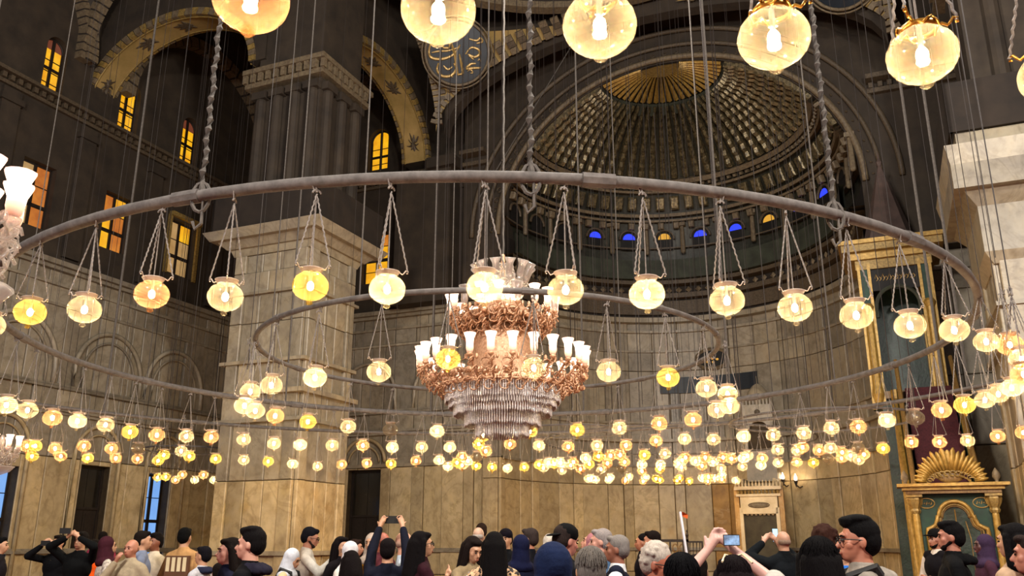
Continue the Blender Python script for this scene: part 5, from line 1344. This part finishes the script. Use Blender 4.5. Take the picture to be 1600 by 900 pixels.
        if style in ('long', 'bob'):
            zl = 1.3 if style == 'long' else 1.47
            c.cap(h(0, -.06, 1.64), (0, -.12, zl + .05), .095, .085, 12)
            for sx in (-1, 1): c.cap(h(sx * .075, -.005, 1.67), (sx * .1, -.04, zl), .032, .045, 8); c.cap(h(sx * .05, -.08, 1.65), (sx * .07, -.12, zl - .02), .05, .05, 8)
            c.ell(h(0, .03, 1.73), (.07, .06, .03), 10, 8, rot=R)
        if style == 'bun': c.ell(h(0, -.13, 1.72), (.045, .045, .045), 10, 8, rot=R)
        if style == 'curly':
            rg = random.Random(px)
            for k in range(70):
                a, t = rg.random() * 6.28, rg.random() * 1.9; q = Vector((.09 * math.sin(t) * math.cos(a), .1 * math.sin(t) * math.sin(a) - .03, .1 * math.cos(t)))
                if q.y > .0 and q.z < .075: continue
                c.ell(h(q.x, q.y, 1.665 + q.z), (.02, .02, .018), 6, 4)
        o = c.obj('hair', hm, r); remesh(o, vox, 2 if style != 'curly' else 0)
        if D < 5:
            rg = random.Random(px + 1); c = MB()
            for k in range(260):
                a = rg.random() * 6.28; t = rg.random() * .35
                p0 = h(.088 * math.sin(t) * math.cos(a), -.035 + .1 * math.sin(t) * math.sin(a), 1.685 + .09 * math.cos(t)); q = []
                for j in range(6):
                    tt = t + j * .3; fy = math.sin(a)
                    if fy > .35 and tt > 1.0: break
                    q.append(h(.091 * math.sin(tt) * math.cos(a + .1 * math.sin(j + k)), -.035 + .104 * math.sin(tt) * fy, 1.672 + .1 * math.cos(tt)))
                if len(q) > 2: c.tube(q, [.0016] * len(q), 4)
            c.obj('hair_strands', hm, r, kind='stuff')
    if beard: c = MB(); c.ell(h(0, .046, 1.553), (.046, .046, .034), 12, 8, rot=R); [c.cap(h(sx * .0585, .0, 1.6), h(sx * .03, .062, 1.552), .014, .02, 8) for sx in (-1, 1)]; c.obj('beard', simple('hair_' + beard[1:], beard, None, 60, .6), r, smooth=True)
    if cap:
        c = MB(); c.ell(h(0, -.01, 1.7), (.092, .108, .085), 16, 8, rot=R)
        if cap[1] == 'back': c.ell(h(0, -.13, 1.665), (.07, .07, .01), 10, 6, rot=R @ Matrix.Rotation(.35, 3, 'X'))
        elif cap[1] == 'front': c.ell(h(0, .13, 1.69), (.065, .06, .01), 10, 6, rot=R)
        c.obj('cap' if cap[1] != 'beanie' else 'beanie', simple('cap_' + cap[0][1:], cap[0], None, 30, .8), r, smooth=True)
    if glasses:
        c = MB()
        for sx in (-1, 1): c.tube([h(sx * .032 + .022 * math.cos(a), .105, 1.64 + .017 * math.sin(a)) for a in [2 * PI * k / 12 for k in range(12)]], .003, 4, closed=True); c.tube([h(sx * .053, .103, 1.645), h(sx * .08, .06, 1.645), h(sx * .082, -.01, 1.64)], .003, 4)
        c.tube([h(-.012, .108, 1.643), h(.012, .108, 1.643)], .003, 4)
        if glasses == 'dark': [c.ell(h(sx * .032, .106, 1.64), (.022, .004, .018), 10, 6, rot=R) for sx in (-1, 1)]
        c.obj('glasses', M_black, r)
    M = Matrix.Translation((P.x, P.y, 0)) @ Matrix.Rotation(math.radians(face), 4, 'Z') @ Matrix.Scale(s, 4)
    if pack:
        c = MB(); c.ell((0, -.21, 1.18), (.15, .09, .23), 14, 10); c.ell((0, -.28, 1.08), (.11, .05, .12), 10, 8)
        k = thing('backpack', pack[1], 'backpack', tuple(M.translation), (0, 0, math.radians(face)), None); k.scale = (s, s, s)
        o = c.obj('pack_body', pack[0] if not isinstance(pack[0], str) else simple('pack_' + pack[0][1:], pack[0], None, 10, .8), k); remesh(o, .014, 2)
        for sx in (-1, 1): MB().tube([(sx * .09, -.14, 1.35), (sx * .12, -.05, 1.5), (sx * .12, .1, 1.45), (sx * .13, .16, 1.3), (sx * .15, .08, 1.1), (sx * .12, -.12, 1.02)], .016, 6, flat=1.6).obj('strap', M_black, k)
    if phone:
        mid = (wr[0] + wr[1]) / 2 if arms in ('phone', 'cam', 'up', 'oneup') else wr[0]; p = M @ (mid + Vector((0, .06, .09 if arms != 'cam' else .035)))
        k = thing('smartphone', phone[0], 'phone', tuple(p), (math.radians(0), 0, math.radians(face)), None)
        w_, h_ = (.078, .038) if phone[1] == 'wide' else (.038, .078)
        MB().box(-w_, w_, -.005, .005, -h_, h_).obj('phone_body', M_black, k); MB().box(-w_ + .005, w_ - .005, -.0065, -.005, -h_ + .005, h_ - .005).obj('phone_screen', phone[2], k)
    return r
SCR = emit('phone_screen', '#9cc0ea', 1.2, '#41506a', 30); SCRB = emit('phone_screen_blue', '#b7e2ff', 1.6)
def leopard():
    m, nt, bs = new_mat('leopard'); n = noise(nt, 26, 2, dist=1.0); r = ramp(nt, n.outputs[0], [(.46, lin('#1a1210')), (.5, lin('#c9a27c'))]); nt.links.new(r.outputs[0], bs.inputs['Base Color']); bs.inputs['Roughness'].default_value = .8; return m
LEO = leopard(); CAMO = simple('dark_pattern', '#4c5048', '#0e0e10', 18, .8); SHAWL = simple('shawl', '#c8bcae', '#6f665e', 26, .9)
Pn = person
# left group
Pn(3, 839, 13, -75, 'man in dark jacket in profile, cut off by the left edge', '#1c1a1e', hair='#0d0b0c')
Pn(93, 836, 14, 170, 'man in black jacket and grey trousers facing us, hands at his face', '#101013', '#7d8a86', arms='cam', phone=('phone held to the face by the man in grey trousers', 'wide', M_black))
Pn(128, 831, 12.5, 175, 'man in black jacket raising both hands over his face beside the doorway', '#0e0f10', '#24282c', arms=((.09, .2, 1.68), (-.09, .2, 1.68)), phone=('phone held up before the face of the man by the doorway', 'wide', M_black))
Pn(162, 831, 18, 20, 'person in magenta top half hidden behind the orange jacket', '#7a2c40')
Pn(150, 843, 16, -20, 'person in bright orange jacket left of the fringed shawl', '#e2561c', '#15120f')
Pn(171, 839, 12, -60, 'woman with dark red headscarf and fringed grey shawl', '#bdb2a6', '#0e0c10', scarf='#3a1c24', skirt=True, topmat=SHAWL, cover='shawl')
Pn(207, 842, 11, 165, 'bald man in beige jacket with one hand at his face', '#9a8c74', '#6a5f4e', skin='#a8705a', style='bald', hair='#8a6455', arms='face', wide=1.6)
Pn(226, 830, 12, -70, 'man in blue grey hoodie looking right below the blue window', '#6c7488', '#3a3d48', hair='#1a1411', cover='hoodie', hood='#6c7488')
Pn(244, 834, 13, 150, 'man in cream jacket with dark hair under the blue window', '#cdc0ac', '#16151a', skin='#7d4c38', hair='#14100e', style='quiff')
TAN = Pn(291, 825, 12.5, -10, 'person seen from behind in tan top with white striped back', '#b08658', '#1d2028', hair='#080808')
Pn(318, 854, 11, 75, 'boy in pale grey hoodie with navy straps looking left', '#b9b9bf', '#2a2c38', hair='#121016', cover='hoodie', hood='#25283a')
Pn(343, 880, 9.5, 20, 'small child with dark hair between the boy and the navy jacket', '#d9d2c8', hair='#15100f')
Pn(359, 841, 8, 120, 'woman with dark hair and navy jacket looking over the man in black', '#16182a', skin='#c48b78', hair='#1a1412', style='bob')
Pn(393, 826, 7, 88, 'young man in black jacket in sharp profile facing left', '#0d0d12', skin='#c6917c', hair='#120f10', style='quiff', hood='#22202c')
Pn(452, 857, 10.7, -100, 'stooping woman in a white headscarf with beige bag', '#cdb48c', '#b59a74', scarf='#cdd2dc', tilt=-25, pack=('#bfa173', 'beige backpack on the stooping woman in the white scarf'))
Pn(482, 824, 11.5, -82, 'man in pale grey sweater with glasses looking at his phone', '#b4b0a8', '#1b1a1e', skin='#a8745e', hair='#15151b', beard='#2c2220', arms='one', glasses=True, phone=('phone in the hand of the man in pale grey sweater', 'tall', M_black), tilt=-15)
Pn(535, 839, 11, -130, 'woman with long black hair left of the white hood', '#171317', hair='#120c0e', style='long')
Pn(545, 847, 10.5, 60, 'person in white scarf behind the pink jacket', '#cfc8c0', scarf='#dcdce2')
Pn(548, 861, 8.5, 30, 'dark haired woman in pink jacket seen from behind', '#b55862', hair='#140e0f', style='bob', wide=1.5)
Pn(557, 843, 13, -90, 'young person with brown hair peering right behind the white scarf', '#5c6450', skin='#b57f66', hair='#2c1f1a')
Pn(581, 834, 11.5, 165, 'woman in mustard coat and grey beige headscarf', '#b27a28', '#7a4c1e', scarf='#a8988c', cover='coat', inner='#241820')
Pn(597, 831, 11, 60, 'man with reddish bald head behind the raised arms', '#5c3038', skin='#a8604c', style='bald', hair='#6a3c30')
Pn(607, 842, 9, 0, 'person in dark maroon jacket seen from behind, both arms raised to photograph', '#181a26', '#12161f', hair='#140e10', arms='up', phone=('dark phone in the raised hands above the maroon jacket', 'wide', M_black), inner=None)
Pn(633, 830, 9.5, -85, 'bald man with glasses and pale blue shirt facing right', '#b3bfcc', '#23252e', skin='#c9937c', style='bald', hair='#a98674', glasses=True, cover='shirt')
Pn(661, 831, 8.7, -75, 'woman with long black hair and glasses in burgundy jacket', '#2c141c', '#121016', hair='#100c0e', style='long', glasses=True, arms='chest')
Pn(735, 838, 8.8, -140, 'woman with long brown hair and beige coat looking down at her phone', '#857459', '#1c2a4a', hair='#1c1412', style='long', arms='phone', tilt=-22, phone=('phone in the hands of the woman in the beige coat', 'tall', M_white))
Pn(748, 823, 13, -20, 'tall grey haired man in black top behind the beige coat', '#15171b', skin='#b8947e', hair='#a39b94', style='bald')
Pn(752, 818, 15, 10, 'person whose dark hair shows above the grey haired man', '#1b1a20', hair='#2e221c')
Pn(772, 832, 7.6, 5, 'woman with long black hair and leopard print top seen from behind', '#7c6048', hair='#0e0b0d', style='long', topmat=LEO, cover='blouse', wide=1.5)
Pn(790, 828, 12, 160, 'person in black beanie and black coat facing us', '#101114', hair='#141012', cap=('#14101a', 'beanie'))
Pn(812, 837, 9.7, 30, 'person in navy hood with a thin white strap', '#101427', scarf='#161a34', wide=1.5)
Pn(826, 826, 11, 70, 'grey templed man in dark coat turned to the left', '#111218', skin='#a66e56', hair='#38302e', wide=1.5)
Pn(862, 851, 4.1, 8, 'large foreground person in navy hood, back towards us', '#18223c', scarf='#18223c', wide=2.2)
Pn(857, 836, 11.5, 20, 'white haired person behind the cap wearer', '#c9c2ba', hair='#cfc6ba', style='curly')
Pn(880, 821, 7.4, -60, 'man in black cap worn backwards and dark jacket', '#12141a', skin='#b57868', hair='#2c2422', cap=('#0c0c0e', 'back'), tilt=-12, wide=1.5)
Pn(918, 831, 10, 75, 'woman in rose headscarf and black coat looking up', '#0e0e11', scarf='#a06a70', skin='#c78d78', tilt=18, wide=1.3)
Pn(937, 827, 8.8, 85, 'man with short grey hair in denim blue shirt facing left', '#4d6c90', '#3c4a60', skin='#bf8a78', hair='#8a8280', cover='shirt', wide=1.3)
Pn(962, 837, 7.9, 80, 'grey haired man in navy vest over a white shirt', '#d4d6da', '#14161c', skin='#8e5a46', hair='#7c7672', sleeve='half', vest='#1a1d2c', arms='chest')
Pn(922, 856, 4.6, 0, 'foreground person with straight grey hair seen from behind', '#22252c', hair='#6f6964', style='short', wide=1.4)
Pn(1003, 834, 13, 80, 'woman in black with a ponytail left of the carved bench', '#17131a', hair='#100c0e', style='bun', skin='#a86e54')
Pn(1017, 830, 11.4, 75, 'dark haired man in dark shirt facing left near the carved bench', '#1a1620', hair='#1a1210', skin='#b47c62')
Pn(1022, 849, 5.2, -118, 'curly grey haired man with dark sunglasses in the foreground', '#15161a', skin='#b26a52', hair='#bdb2a6', style='curly', glasses='dark', tilt=-12, wide=1.3)
Pn(1064, 866, 4.0, -10, 'foreground head of smooth black hair beside the curly haired man', '#0e1016', hair='#0d0c10', wide=1.4)
Pn(1088, 868, 6.0, -20, 'dark haired head low beneath the flag pole', '#1a1a1e', hair='#1c1614')
Pn(1143, 870, 4.2, 0, 'woman with sunglasses on her hair holding a phone overhead', '#a8a49c', skin='#c4968a', hair='#171013', style='bob', arms=((.075, .22, 1.79), (-.08, .22, 1.79)), sleeve='half', cover='sweater', phone=None)
Pn(1222, 829, 10.5, 10, 'bald man in black jacket filming the marble pulpit', '#101418', skin='#b98d76', style='bald', hair='#8e7a6c', arms=((.06, .25, 1.62), (-.14, .25, 1.62)), wide=1.8, phone=('small glowing phone held up by the bald man', 'tall', SCRB))
Pn(1282, 822, 6.2, 20, 'person with reddish brown hair behind the black haired head', '#2a2030', hair='#3a241e', style='curly')
Pn(1276, 841, 4.0, -12, 'foreground woman with long black hair and a small hair clip', '#171025', hair='#0e0b0d', style='long', skin='#9c7064')
Pn(1312, 838, 7.6, 20, 'person in bright blue shirt hidden behind the man in glasses', '#2c6ec8', hair='#16121a')
Pn(1336, 810, 5.0, 84, 'tall man with black hair and glasses in grey hoodie facing left', '#837b72', skin='#b5765e', hair='#0f0e10', style='quiff', glasses=True, cover='hoodie', hood='#8c857c', wide=1.3, pack=('#39404a', 'slate backpack on the tall man in the grey hoodie'))
Pn(1460, 828, 12, 110, 'bearded man in black cap and vest over a white shirt', '#d2c6b8', '#c4b8a8', skin='#a06a52', hair='#100e0e', beard='#15100e', cap=('#0d0c0e', 'front'), vest='#141216', arms='fold')
Pn(1481, 817, 8.0, 70, 'man in black hoodie with trimmed beard before the green pulpit', '#09090c', skin='#a56c58', hair='#0f0d0f', style='quiff', beard='#191210', cover='hoodie', hood='#09090c', wide=1.3)
Pn(1534, 836, 10.5, 80, 'woman in purple headscarf and plum jacket looking left', '#3c2430', '#15121a', scarf='#35283c', skin='#4c2c2c', wide=1.2)
Pn(1578, 819, 6.4, 30, 'woman with black bobbed hair and peach coat seen from behind', '#a98c72', '#8c745e', hair='#0f0c0e', style='bob', cover='coat')
Pn(1606, 836, 5.4, 60, 'person in navy jacket cut off by the right edge', '#161c2e', skin='#b87a66', hair='#2a201e')
# raised phone of the woman with sunglasses, sunglasses, armband
P = at_y(1143, 844, 4.35)
k = thing('smartphone', 'phone held overhead showing a bright picture of the hall', 'phone', tuple(P), (0, 0, 0)); MB().box(-.03, .03, -.005, .005, -.02, .02).obj('phone_body', M_black, k); MB().box(-.028, .028, -.0065, -.005, -.017, .017).obj('phone_screen', SCR, k); k.scale = (1.3, 1, 1.3)
P = at_y(1146, 872, 4.2); k = thing('sunglasses', 'white framed sunglasses pushed up on the hair under the raised phone', 'sunglasses', (P.x, P.y - .03, P.z - .005), (0, 0, 0)); MB().tube([(-.07, -.04, -.01), (-.04, .02, .02), (0, .03, .01), (.04, .02, .022), (.065, -.05, -.015)], .005, 6).obj('frame', M_white, k)
# guide flag
P = at_y(1073, 866, 6); Q = at_y(1063, 800, 6.1); k = thing('guide_flag', 'white pole with small orange flag held above the crowd', 'flag', tuple(P), (0, 0, 0)); d = Q - P
MB().tube([-d * .35, d], .009, 6).obj('pole', simple('pole_white', '#dcd6dc', None, 4, .4), k); MB().add([d, d + Vector((.0, .01, -.02)), d + Vector((.05, .02, -.045)), d + Vector((.055, .02, -.018)), d + Vector((.02, 0, .0)), d + Vector((.0, .012, -.01))], [(0, 1, 2, 3, 4)]).obj('pennant', simple('flag_orange', '#e8601c', None, 4, .7), k)
# stripes on the tan top and bag of the woman in beige
for j in range(4): MB().box(-.15 + j * .08, -.1 + j * .08, -.158, -.13, 1.2, 1.38).obj('white_stripe', M_white, TAN)
MB().box(-.17, .17, -.152, -.1, 1.08, 1.4).obj('back_panel', simple('bag_brown', '#5a3a24', None, 8, .8), TAN)
P = at_y(740, 893, 8.3); k = thing('shopping_bag', 'light blue plastic bag carried by the woman in the beige coat', 'bag', (P.x, P.y, P.z - .2)); m = MB(); m.lathe([(.1, -.15), (.14, -.05), (.13, .1), (.06, .17)], 12, flute=5, fa=.12); m.obj('bag_body', simple('bag_blue', '#5f9fd8', '#c4dff2', 20, .4), k)
for sx in (-1, 1): MB().tube([(sx * .05, 0, .15), (sx * .04, 0, .19), (0, 0, .21)], .008, 5).obj('handle', MATS['bag_blue'], k)
